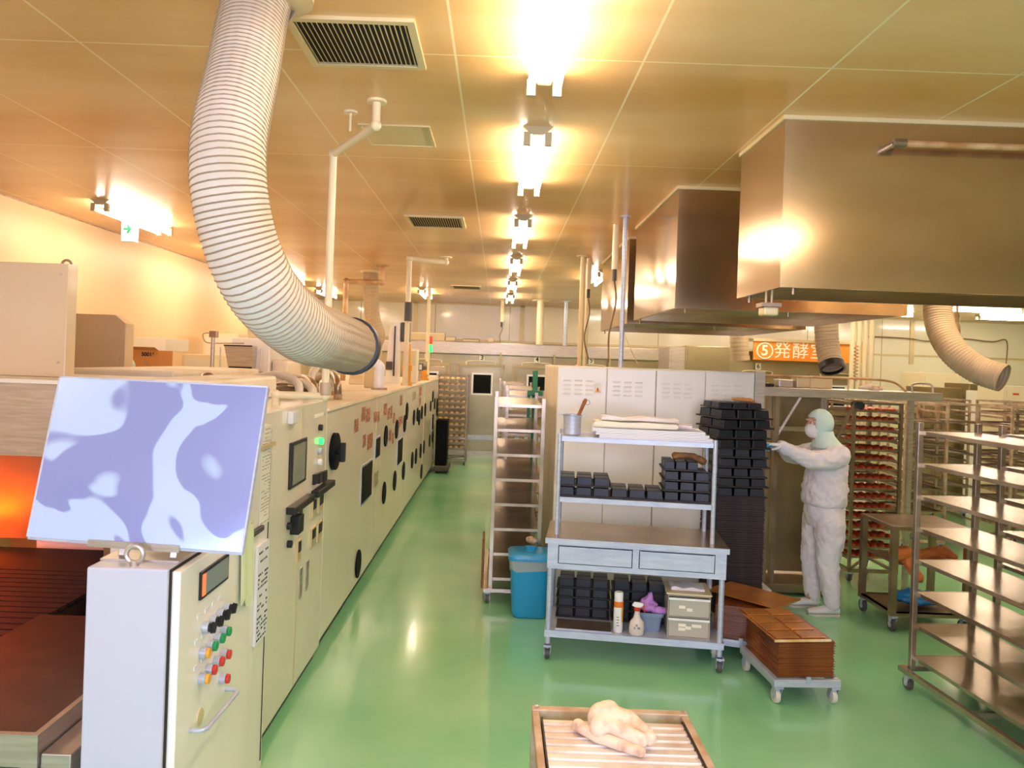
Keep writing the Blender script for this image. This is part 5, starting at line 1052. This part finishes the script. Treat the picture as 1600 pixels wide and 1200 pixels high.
for k, z in enumerate((0.010, 0.142)):
    d = MB().box(-w2+0.008, w2-0.008, -d2-0.008, -d2+0.0, z, z+0.118).build('drawer', M['clearp'], t, bevel=0.006); MB().box(-w2+0.010, w2-0.010, -d2+0.012, d2-0.02, z, z+0.05).build('drawer_contents', M['spraybody'], d, bevel=0.01)
    MB().box(-w2+0.004, w2-0.004, -d2-0.014, -d2-0.0085, z+0.105, z+0.118).build('drawer_rim', M['whitep'], d)
    for (x, zz_, w3) in (((-0.065, 0.06, 0.02), (-0.015, 0.045, 0.018)) if k else ((-0.065, 0.075, 0.024), (-0.065, 0.05, 0.022), (-0.02, 0.06, 0.018), (0.02, 0.075, 0.03))):
        s = MB().box(x, x+w3*2, -d2-0.0095, -d2-0.0085, z+zz_-0.010, z+zz_+0.010).build('paper_label', M['paper'], d)
        MB()
        text('label_print', {0: 'A', 1: 'B'}.get(9, '■■'), 0.012, M['ink'], d, Vector((x+w3, -d2-0.010, z+zz_)), (PI/2, 0, 0)) if False else None
put(folded('folded_cloth', 0.22, 0.15, 0.022, M['cloth'], 'white folded cloth on lid of the plastic drawer box', 'cloth', 0.006), 0.90, 0.15, 0.191+0.291)
t = shelfthing('shallow_black_tray', 0.23, 0.12, 'shallow dark tray lying at left front of lower shelf', 'tray')
MB().box(-0.18, 0.18, -0.12, 0.10, 0, 0.004).build('tray_base', M['steel_d'], t); MB().box(-0.185, 0.185, -0.125, -0.12, 0, 0.014).build('tray_lip', M['steel_b'], t)
for g_ in [x for x in bpy.data.objects if x.get('label', '').endswith('pile on the lower shelf')]: g_.location.z += 0.0; g_.location += (TL(0, 0.02, 0)-TL(0, 0, 0))
# ------------------------------------------------------------------ brown tray stacks on dollies
def dolly(x, y, rz_, label, z=0.15):
    t = thing('tray_dolly', (x, y, 0), label, 'dolly', None, rz_)
    b = MB(); w2, d2 = 0.20, 0.27
    b.box(-w2, w2, -d2, -d2+0.03, z-0.045, z); b.box(-w2, w2, d2-0.03, d2, z-0.045, z); b.box(-w2, -w2+0.03, -d2+0.03, d2-0.03, z-0.045, z); b.box(w2-0.03, w2, -d2+0.03, d2-0.03, z-0.045, z); b.box(-0.02, 0.02, -d2+0.03, d2-0.03, z-0.04, z-0.005)
    b.build('dolly_frame', M['steel_b'], t, bevel=0.003)
    MB().box(-0.012, 0.012, -d2-0.012, -d2, z-0.02, z+0.02).build('stop_tab', M['steel_b'], t)
    for sx in (-1, 1):
        for sy in (-1, 1): caster(t, sx*(w2-0.03), sy*(d2-0.04)-0.015, z-0.045, 0.043, 'steel_b', 'rubberp')
    return t
bt = None
def brown_stack(cx, cy, rz_, z0, n, grp, lab):
    global bt
    for k in range(n):
        if bt is None:
            b = MB(); b.box(-0.165, 0.165, -0.235, 0.235, 0, 0.003); b.box(-0.172, 0.172, -0.242, 0.242, 0.003, 0.007); b.box(-0.166, 0.166, -0.236, 0.236, 0.007, 0.0145); bt = b.build('brown_tray', M['brown']); g = bt
        else: g = bt.copy(); COL.objects.link(g)
        g.location = (cx+random.uniform(-.003, .003), cy+random.uniform(-.003, .003), z0+k*0.0152); g.rotation_euler = (0, 0, rz_+random.uniform(-.012, .012)); tag(g, lab, 'tray', grp)
    return z0+n*0.0152
D1 = (1.845, 4.74); D2 = (1.74, 5.33)
dolly(D1[0], D1[1], 0.06, 'small silver dolly with pale wheels carrying the nearest brown stack')
dolly(D2[0], D2[1], -0.3, 'silver dolly half hidden under the rear brown stack')
z1 = brown_stack(D1[0], D1[1], 0.06, 0.152, 14, 'brown trays, near stack', 'brown tray in the nearest square stack on the dolly')
z2 = brown_stack(D2[0], D2[1], -0.3, 0.152, 14, 'brown trays, rear stack', 'brown tray in the rear stack beside the table')
def pan_top(x, y, z, rz_, rx_, pads, label):
    t = thing('embossed_pan', (x, y, z), label, 'pan', None, rz_); t.rotation_euler = (rx_, 0, rz_)
    b = MB(); b.box(-0.17, 0.17, -0.26, 0.26, 0, 0.006); b.build('pan_plate', M['browntop'], t, bevel=0.002); MB().box(-0.175, 0.175, -0.266, -0.2605, -0.004, 0.010).build('front_rim', M['browntop'] if not pads else M['palebun'], t)
    if pads:
        for i in range(2):
            for j in range(4): x0 = -0.155+i*0.16; y0 = -0.245+j*0.125; MB().box(x0, x0+0.145, y0, y0+0.108, 0.006, 0.016).build('pad', M['browntop'], t, bevel=0.007)
    return t
pan_top(D1[0]-0.045, D1[1]+0.01, z1+0.012, 0.12, 0.03, True, 'glossy orange-brown pan with eight raised pads on nearest stack')
pan_top(D2[0]+0.06, D2[1]-0.02, z2+0.025, 0.75, 0.0, False, 'plain orange-brown pan lying askew on the rear brown stack')
# squeegee and white box on the floor
t = thing('white_box', (2.22, 6.55, 0), 'small white box on the floor behind the tall stack', 'box'); MB(t.location).box(2.10, 2.34, 6.45, 6.65, 0, 0.09).build('box', M['whitep'], t, bevel=0.006); MB(t.location).box(2.09, 2.35, 6.44, 6.66, 0.09, 0.105).build('lid', M['whitep'], t)
t = thing('floor_handle', (2.5, 6.75, 0.02), 'white stick with black tip on the green floor', 'stick'); a, c = Vector((2.36, 6.95, 0.016)), Vector((2.74, 6.86, 0.016)); MB(t.location).cyl(a, c, 0.013, 12).build('stick', M['whitep'], t, smooth='auto'); MB(t.location).cyl(c, c+(c-a).normalized()*0.06, 0.0135, 12).build('black_tip', M['black'], t, smooth='auto')
# ------------------------------------------------------------------ loading frame behind the worker
t = thing('loading_frame', (3.1, 7.05, 0), 'steel gantry frame with long top shelf behind the worker', 'frame'); o = t.location
p0, p1 = at(1183, 604, 6.75), at(1436, 618, 6.75); zt = 1.80
MB(o).box(2.27, 3.82, 6.62, 7.10, zt-0.012, zt).build('top_shelf', M['steel'], t); MB(o).box(2.27, 3.82, 6.60, 6.62, zt-0.075, zt).build('front_beam', M['steel'], t, bevel=0.003)
for x in (2.34, 2.41): MB(o).box(x, x+0.035, 6.66, 6.72, 0.1, zt-0.075).build('upright', M['steel_d'], t)
MB(o).box(3.56, 3.60, 6.64, 6.68, 0.0, zt-0.075).build('upright', M['steel'], t)
MB(o).box(2.47, 2.96, 7.02, 7.04, 0.12, zt-0.03).build('door_panel', M['steel_d'], t); MB(o).box(2.47, 2.96, 7.0, 7.019, 1.40, 1.44).build('panel_rail', M['steel'], t); MB(o).box(2.96, 3.0, 7.0, 7.04, 0.1, zt-0.012).build('panel_frame', M['steel'], t); MB(o).box(2.44, 2.47, 7.0, 7.04, 0.1, zt-0.012).build('panel_frame', M['steel'], t)
MB(o).box(2.28, 3.02, 6.64, 7.08, 0.03, 0.10).build('base_plate', M['steel_d'], t, bevel=0.004)
MB(o).bar((2.62, 6.66, zt-0.08), (2.44, 6.69, 1.38), 0.02).build('brace', M['steel_d'], t); MB(o).bar((3.10, 6.66, zt-0.10), (2.95, 6.66, 1.38), 0.02).build('brace', M['steel_d'], t); 
MB(o).cyl((3.12, 6.6, zt-0.13), (3.12, 6.72, zt-0.13), 0.035, 14).build('lever_knob', M['black'], t)
MB(o).tube(spline([(2.3, 6.7, zt+0.10), (2.9, 6.7, zt+0.10), (3.2, 6.7, zt+0.10), (3.45, 6.72, zt+0.08), (3.58, 6.74, zt)], 6), 0.010, 8).build('top_rail', M['pipe_r'], t, smooth=True)
for x in (2.32, 2.72, 3.05): MB(o).cyl((x, 6.7, zt), (x, 6.7, zt+0.10), 0.008, 8).build('rail_post', M['pipe_r'], t)
MB(o).tube(spline([(3.62, 6.72, zt), (3.63, 6.72, zt+0.07), (3.78, 6.72, zt+0.07), (3.80, 6.72, zt)], 6), 0.010, 8).build('rail_hoop', M['steel'], t, smooth=True)
for (x0, x1, hh, l, m) in ((2.36, 2.46, 0.03, 'small dark clamp on left end of the gantry shelf', 'black'), (2.66, 2.98, 0.10, 'low cream box on the gantry shelf', 'vent'), (2.5, 2.63, 0.07, 'small steel box on gantry shelf beside the low cream box', 'steel')):
    tt = thing('shelf_box', ((x0+x1)/2, 6.92, zt), l, 'box'); MB(tt.location).box(x0, x1, 6.85, 7.0, zt, zt+hh).build('box', M[m], tt, bevel=0.008); MB(tt.location).box(x0+0.02, x1-0.02, 6.846, 6.85, zt+0.01, zt+hh-0.01).build('face', M[m], tt)
c = Vector((3.22, 6.66, zt+0.022))
mitt('oven_mitt', [c], [(c+Vector((-0.09, 0, 0)), c+Vector((0.0, 0, 0.012)), 0.012, 0.03), (c+Vector((0.0, 0, 0.012)), c+Vector((0.11, 0.02, 0.0)), 0.03, 0.018), (c, c+Vector((0.06, -0.04, -0.006)), 0.02, 0.014)], M['mitt'], 'beige mitt lying on the gantry shelf above the worker')
# ------------------------------------------------------------------ small cart with orange gloves
t = thing('small_cart', (3.35, 6.1, 0), 'low steel wheeled cart with orange gloves behind the brown rack', 'cart'); o = t.location
x0, x1, y0, y1, zt = 3.02, 3.62, 5.80, 6.32, 0.80
MB(o).box(x0, x1, y0, y1, zt-0.03, zt).build('cart_top', M['steel_d'], t, bevel=0.003)
for x in (x0+0.02, x1-0.02):
    for y in (y0+0.02, y1-0.02): MB(o).box(x-0.022, x+0.022, y-0.022, y+0.022, 0.12, zt-0.03).build('leg', M['steel_d'], t)
b = MB(o); b.box(x0, x1, y0, y0+0.03, 0.12, 0.15); b.box(x0, x1, y1-0.03, y1, 0.12, 0.15); b.box(x0, x0+0.03, y0, y1, 0.12, 0.15); b.box(x1-0.03, x1, y0, y1, 0.12, 0.15); b.box(x0, x1, y0, y1, 0.145, 0.150); b.build('lower_frame', M['steel_d'], t)
MB(o).box(x0+0.04, x1-0.04, y0+0.04, y1-0.04, 0.50, 0.51).build('middle_shelf', M['steel_d'], t)
for x in (x0+0.03, x1-0.03):
    for y in (y0+0.02, y1-0.04): caster(t, x-o.x, y-o.y, 0.12, 0.05)
c = Vector((3.10, 5.80, 0.56))
mitt('leather_glove', [c], [(c+Vector((-0.02, 0.06, 0.02)), c+Vector((0.06, 0.06, 0.03)), 0.055, 0.05), (c+Vector((0.05, 0.07, -0.01)), c+Vector((0.10, -0.05, -0.13)), 0.045, 0.035)], M['orangeglove'], 'orange leather glove hanging off left corner of the small cart', 'glove', 0.007, 0.02)
c = Vector((3.42, 5.98, 0.56))
mitt('leather_glove', [c], [(c+Vector((-0.10, 0, -0.01)), c+Vector((0.10, 0, 0.02)), 0.045, 0.05), (c+Vector((0.08, 0, 0.02)), c+Vector((0.14, -0.05, -0.0)), 0.045, 0.025)], M['orangeglove'], 'flat orange leather glove lying inside the small cart', 'glove', 0.007, 0.02)
c = Vector((3.32, 6.0, 0.215)); b = MB(c); b.ball(c, 0.20, 0.15, 0.045, 18, 9); b.ball(c+Vector((-0.08, -0.05, 0.03)), 0.09, 0.08, 0.045)
o = b.build('blue_plastic_bag', M['bluebag'], smooth=True); remesh(o, 0.012, 2, 0.04, 0.05); tag(o, 'bright blue plastic bag on lower frame of the small cart', 'bag')

# ------------------------------------------------------------------ foreground cart with slatted tray and mitts
t = thing('slatted_cart', (0.375, 1.85, 0), 'worn cart with slatted white tray at the bottom of the picture', 'cart'); o = t.location
x0, x1, y0, y1, zt = 0.135, 0.605, 1.30, 2.335, 0.90
MB(o).box(x0, x1, y1-0.03, y1, zt-0.035, zt).build('end_rail', M['rust'], t, bevel=0.003)
for x in (x0, x1-0.022): MB(o).box(x, x+0.022, y0, y1-0.03, zt-0.035, zt-0.004).build('side_rail', M['rust'], t, bevel=0.003)
MB(o).box(x0, x1, y0-0.03, y0, zt-0.035, zt).build('end_rail', M['rust'], t, bevel=0.003)
for x in (x0+0.015, x1-0.015):
    for y in (y0, y1-0.015): MB(o).box(x-0.015, x+0.015, y-0.015, y+0.015, 0.12, zt-0.036).build('leg', M['rust'], t)
    MB(o).cyl((x, y1-0.015, zt), (x, y1-0.015, zt+0.006), 0.006, 8).build('bolt', M['steel'], t)
b = MB(o); b.box(x0, x1, y0, y0+0.03, 0.12, 0.15); b.box(x0, x1, y1-0.03, y1, 0.12, 0.15); b.box(x0, x0+0.03, y0+0.03, y1-0.03, 0.12, 0.15); b.box(x1-0.03, x1, y0+0.03, y1-0.03, 0.12, 0.15); b.build('lower_frame', M['rust'], t)
for x in (x0+0.02, x1-0.02):
    for y in (y0, y1-0.05): caster(t, x-o.x, y-o.y, 0.12, 0.048)
t = thing('slatted_tray', (0.372, 1.8, zt-0.03), 'scuffed white corrugated tray resting in the foreground cart', 'tray'); o = t.location
b = MB(o); n = 24; ys = [1.33+(2.27-1.33)*k/n for k in range(n+1)]; pts = []
for y in ys[:-1]: pts += [(y, 0.012), (y+0.006, 0.022), (y+0.029, 0.022), (y+0.035, 0.012)]
pts.append((ys[-1], 0.012)); tz = zt-0.03
top = [[b.v((x, y, tz+z)) for y, z in pts] for x in (0.165, 0.575)]; bot = [[b.v((x, y, tz+z-0.003)) for y, z in pts] for x in (0.165, 0.575)]
for i in range(len(pts)-1):
    b.bm.faces.new([top[0][i], top[1][i], top[1][i+1], top[0][i+1]]); b.bm.faces.new([bot[0][i], bot[0][i+1], bot[1][i+1], bot[1][i]])
b.build('tray_surface', M['slat'], t); MB(o).box(0.160, 0.165, 1.33, 2.27, tz, tz+0.026).build('tray_edge', M['tray'], t); MB(o).box(0.575, 0.580, 1.33, 2.27, tz, tz+0.026).build('tray_edge', M['tray'], t)
c = Vector((0.36, 2.16, tz+0.06))
mitt('oven_mitt', [c], [(c+Vector((-0.035, 0.02, 0.012)), c+Vector((0.035, -0.012, 0.010)), 0.040, 0.036), (c+Vector((-0.045, -0.02, 0.0)), c+Vector((-0.015, 0.03, 0.022)), 0.030, 0.034), (c+Vector((0.035, -0.012, 0.008)), c+Vector((0.085, -0.055, -0.005)), 0.032, 0.024), (c+Vector((-0.005, -0.03, 0.01)), c+Vector((0.06, -0.075, -0.002)), 0.022, 0.022)], M['mitt'], 'upper folded beige canvas mitt on the slatted tray', 'mitt', 0.004, 0.006)
mitt('oven_mitt', [c+Vector((0, 0, -0.03))], [(c+Vector((-0.10, 0.03, -0.018)), c+Vector((-0.05, -0.03, -0.022)), 0.018, 0.016), (c+Vector((-0.05, -0.03, -0.022)), c+Vector((0.055, -0.10, -0.022)), 0.016, 0.015), (c+Vector((-0.02, -0.04, -0.022)), c+Vector((0.03, -0.085, -0.022)), 0.016, 0.016)], M['mitt'], 'lower beige canvas mitt half under the other on tray', 'mitt', 0.004, 0.004)

# ------------------------------------------------------------------ the worker
PX0, PY0 = 2.70, 6.25
t = thing('person', (PX0, PY0, 0), 'worker in white overalls, mint hairnet and face mask reaching to the black tins', 'person'); o = t.location
def ell(cx, cy, z, rx_, ry_, n=24): return [(cx+rx_*math.cos(2*PI*k/n), cy+ry_*math.sin(2*PI*k/n), z) for k in range(n)]
def limb(b, pts, rs, n=16):
    P = spline(pts, 5); m_ = len(P); R_ = []
    for i in range(m_): f = i/(m_-1)*(len(rs)-1); k = min(int(f), len(rs)-2); R_.append(rs[k]+(rs[k+1]-rs[k])*(f-k))
    b.tube(P, R_, n); b.ball(P[-1], R_[-1], R_[-1], R_[-1], 12, 8); b.ball(P[0], R_[0], R_[0], R_[0], 12, 8)
NY, FYY = 6.09, 6.42      # near and far shoulder lines
near_arm = [(2.715, NY, 1.285), (2.58, 6.055, 1.25), (2.43, 6.02, 1.265), (2.31, 5.99, 1.315), (2.215, 5.97, 1.362)]
far_arm = [(2.69, FYY, 1.285), (2.57, 6.43, 1.25), (2.45, 6.38, 1.25), (2.36, 6.25, 1.30), (2.27, 6.12, 1.345)]
# body (skin)
b = MB(o)
b.rings([ell(2.68, PY0, 0.82, 0.10, 0.14), ell(2.68, PY0, 1.0, 0.10, 0.13), ell(2.69, PY0, 1.2, 0.10, 0.15), ell(2.69, PY0, 1.31, 0.075, 0.13), ell(2.675, PY0, 1.36, 0.05, 0.055), ell(2.655, PY0, 1.44, 0.05, 0.052)])
b.ball((2.63, PY0, 1.535), 0.098, 0.076, 0.105, 24, 16); b.ball((2.585, PY0, 1.47), 0.065, 0.056, 0.075, 18, 12)
b.ball((2.56, PY0, 1.555), 0.035, 0.05, 0.03, 14, 8); b.tube([(2.54, PY0, 1.545), (2.518, PY0, 1.505), (2.525, PY0, 1.495)], [0.009, 0.014, 0.012], 10)
for s in (-1, 1): b.ball((2.64, PY0+s*0.076, 1.52), 0.018, 0.008, 0.03, 10, 6)
limb(b, near_arm, [0.05, 0.045, 0.04, 0.034, 0.028]); limb(b, far_arm, [0.05, 0.045, 0.04, 0.034, 0.028])
limb(b, [(2.69, 6.18, 0.82), (2.68, 6.17, 0.45), (2.715, 6.17, 0.09)], [0.085, 0.055, 0.036]); limb(b, [(2.67, 6.33, 0.82), (2.64, 6.34, 0.45), (2.645, 6.36, 0.09)], [0.085, 0.055, 0.036])
body = b.build('body', M['skin'], t, smooth=True); remesh(body, 0.008, 2)
for s in (-1, 1):
    e = MB(o).ball((2.548, PY0+s*0.034, 1.532), 0.011, 0.012, 0.009, 12, 8).build('eye', M['whitep'], t, smooth=True); MB(o).ball((2.539, PY0+s*0.036, 1.532), 0.005, 0.006, 0.006, 10, 6).build('iris', M['black'], e, smooth=True)
    MB(o).bar((2.535, PY0+s*0.02, 1.552), (2.552, PY0+s*0.052, 1.553), 0.008, 0.004).build('eyebrow', M['ink'], t)
# trousers
b = MB(o)
b.rings([ell(2.685, PY0, 0.70, 0.13, 0.165), ell(2.685, PY0, 0.80, 0.155, 0.175), ell(2.68, PY0, 0.93, 0.145, 0.165)])
limb(b, [(2.695, 6.17, 0.74), (2.70, 6.165, 0.60), (2.69, 6.16, 0.42), (2.715, 6.16, 0.25), (2.735, 6.16, 0.085)], [0.125, 0.115, 0.088, 0.075, 0.062]); limb(b, [(2.67, 6.34, 0.74), (2.66, 6.345, 0.60), (2.64, 6.35, 0.42), (2.655, 6.36, 0.25), (2.665, 6.37, 0.09)], [0.12, 0.108, 0.085, 0.073, 0.06])
tr_ = b.build('trousers', M['cloth'], t, smooth=True); remesh(tr_, 0.009, 3, 0.030, 0.065)
# jacket
b = MB(o)
b.rings([ell(2.685, PY0, 0.865, 0.155, 0.175), ell(2.68, PY0, 0.89, 0.172, 0.19), ell(2.68, PY0, 1.0, 0.172, 0.195), ell(2.69, PY0, 1.12, 0.16, 0.19), ell(2.705, PY0, 1.24, 0.148, 0.19), ell(2.71, PY0, 1.32, 0.12, 0.165), ell(2.70, PY0, 1.37, 0.075, 0.10), ell(2.69, PY0, 1.385, 0.06, 0.07)])
limb(b, near_arm, [0.092, 0.084, 0.070, 0.057, 0.042]); limb(b, far_arm, [0.092, 0.085, 0.072, 0.058, 0.044])
jk = b.build('jacket', M['cloth'], t, smooth=True); remesh(jk, 0.009, 3, 0.030, 0.06)
# hair net with drape
def capball(c, r, keep, n=48, m=36):
    b = MB(o); c = Vector(c); V = {}
    for j in range(m):
        for i in range(n):
            def P(jj, ii):
                a = -PI/2+PI*jj/m; q = 2*PI*ii/n; return Vector((math.cos(a)*math.cos(q), math.cos(a)*math.sin(q), math.sin(a)))
            mid = P(j+0.5, i+0.5)
            if not keep(mid): continue
            vs = []
            for jj, ii in ((j, i), (j, i+1), (j+1, i+1), (j+1, i)):
                key = (jj, ii % n) if 0 < jj < m else (jj, 0)
                if key not in V: d = P(jj, ii); V[key] = b.v(c+Vector((d.x*r[0], d.y*r[1], d.z*r[2])))
                if V[key] not in vs: vs.append(V[key])
            if len(vs) > 2: b.bm.faces.new(vs)
    return b
b = capball((2.628, PY0, 1.53), (0.108, 0.088, 0.118), lambda d: not (-d.x > 0.62 and -0.72 < d.z < 0.42) and d.z > -0.8)
hn_ = b.build('hair_net', M['net'], t, smooth=True); sd = hn_.modifiers.new('thick', 'SOLIDIFY'); sd.thickness = 0.005
b = MB(o); b.rings([ell(2.635, PY0, 1.47, 0.092, 0.084), ell(2.655, PY0, 1.43, 0.085, 0.080), ell(2.675, PY0, 1.395, 0.092, 0.095), ell(2.69, PY0, 1.36, 0.112, 0.13), ell(2.70, PY0, 1.335, 0.132, 0.155)], cap=False)
dr = b.build('neck_drape', M['net'], hn_, smooth=True); sd = dr.modifiers.new('thick', 'SOLIDIFY'); sd.thickness = 0.004
b = capball((2.598, PY0, 1.475), (0.092, 0.070, 0.075), lambda d: -d.x > 0.12 and d.z < 0.62)
mk = b.build('face_mask', M['mask'], t, smooth=True); sd = mk.modifiers.new('thick', 'SOLIDIFY'); sd.thickness = 0.004
MB(o).torus((2.60, PY0, 1.53), 0.09, 0.002, (0.35, 0, 1), 32, 6).build('mask_strap', M['mask'], mk, smooth=True)
MB(o).box(2.795, 2.835, PY0-0.12, PY0-0.06, 1.21, 1.32).build('collar_patch', M['ink'], t, bevel=0.012)
# shoes
for (x, y, l) in ((2.735, 6.16, 0), (2.665, 6.37, 0.0)):
    b = MB(o)
    sec = [(0.055, 0.030, 0.055), (0.045, 0.036, 0.07), (0.0, 0.038, 0.072), (-0.06, 0.042, 0.062), (-0.12, 0.048, 0.048), (-0.17, 0.042, 0.040), (-0.195, 0.022, 0.028)]
    b.rings([[(x+dx, y+w_*math.cos(a), max(0.012, 0.012+(h_)*(0.5+0.5*math.sin(a))*1.0)) for a in [2*PI*k/18 for k in range(18)]] for dx, w_, h_ in sec])
    s_ = b.build('shoe', M['shoe'], t, smooth='auto'); b = MB(o); b.rings([[(x+dx, y+w_*1.03*math.cos(a), z_) for dx, w_ in ((0,0),)] for a in ()]) if False else None
    b.prism([(x+dx, y+w_*1.02, 0.0) for dx, w_, h_ in sec]+[(x+dx, y-w_*1.02, 0.0) for dx, w_, h_ in reversed(sec)], (0, 0, 0.014)); b.build('sole', M['rubberp'], s_)
# gloves with five fingers closing on the tray edge
def hand(wr, d, side, m):
    """wr wrist point, d forward direction, side +1/-1 where the thumb is"""
    d = Vector(d).normalized(); up = Vector((0, 0, 1)); lat = d.cross(up).normalized(); upn = lat.cross(d).normalized(); wr = Vector(wr)
    P = lambda f, l, u: wr+d*f+lat*l+upn*u
    b = MB(o); b.tube([P(-0.03, 0, 0), P(0.0, 0, 0), P(0.02, 0, 0)], [0.034, 0.030, 0.028], 14)
    b.rings([[P(f, w_*math.cos(a), h_*math.sin(a)) for a in [2*PI*k/16 for k in range(16)]] for f, w_, h_ in ((0.0, 0.024, 0.017), (0.03, 0.036, 0.018), (0.06, 0.041, 0.016), (0.085, 0.040, 0.013))])
    for k, (l, L_) in enumerate(((-0.030, 0.062), (-0.010, 0.072), (0.011, 0.068), (0.031, 0.052))):
        b.tube([P(0.075, l, 0), P(0.085+L_*0.35, l*1.08, 0.004), P(0.085+L_*0.75, l*1.1, -0.014), P(0.085+L_*0.88, l*1.1, -0.036)], [0.0105, 0.0095, 0.0085, 0.0075], 10); q = P(0.085+L_*0.88, l*1.1, -0.036); b.ball(q, 0.0075, 0.0075, 0.0075, 8, 6)
    b.tube([P(0.025, side*0.028, -0.006), P(0.050, side*0.050, -0.018), P(0.075, side*0.052, -0.030), P(0.092, side*0.040, -0.036)], [0.013, 0.011, 0.010, 0.008], 10); q = P(0.092, side*0.040, -0.036); b.ball(q, 0.008, 0.008, 0.008, 8, 6)
    g = b.build('glove', m, t, smooth=True); remesh(g, 0.0035, 2)
    b = MB(o)
    for k, (l, L_) in enumerate(((-0.030, 0.062), (-0.010, 0.072), (0.011, 0.068), (0.031, 0.052))): b.tube([P(0.085+L_*0.55, l*1.1, -0.005), P(0.085+L_*0.78, l*1.1, -0.016), P(0.085+L_*0.90, l*1.1, -0.038)], [0.0105, 0.0105, 0.009], 10)
    b.build('blue_fingertips', M['glove'], g, smooth=True)
hand(near_arm[-1], (-1, -0.12, 0.12), -1, M['glovew']); hand(far_arm[-1], (-1, -0.3, 0.05), 1, M['glovew'])
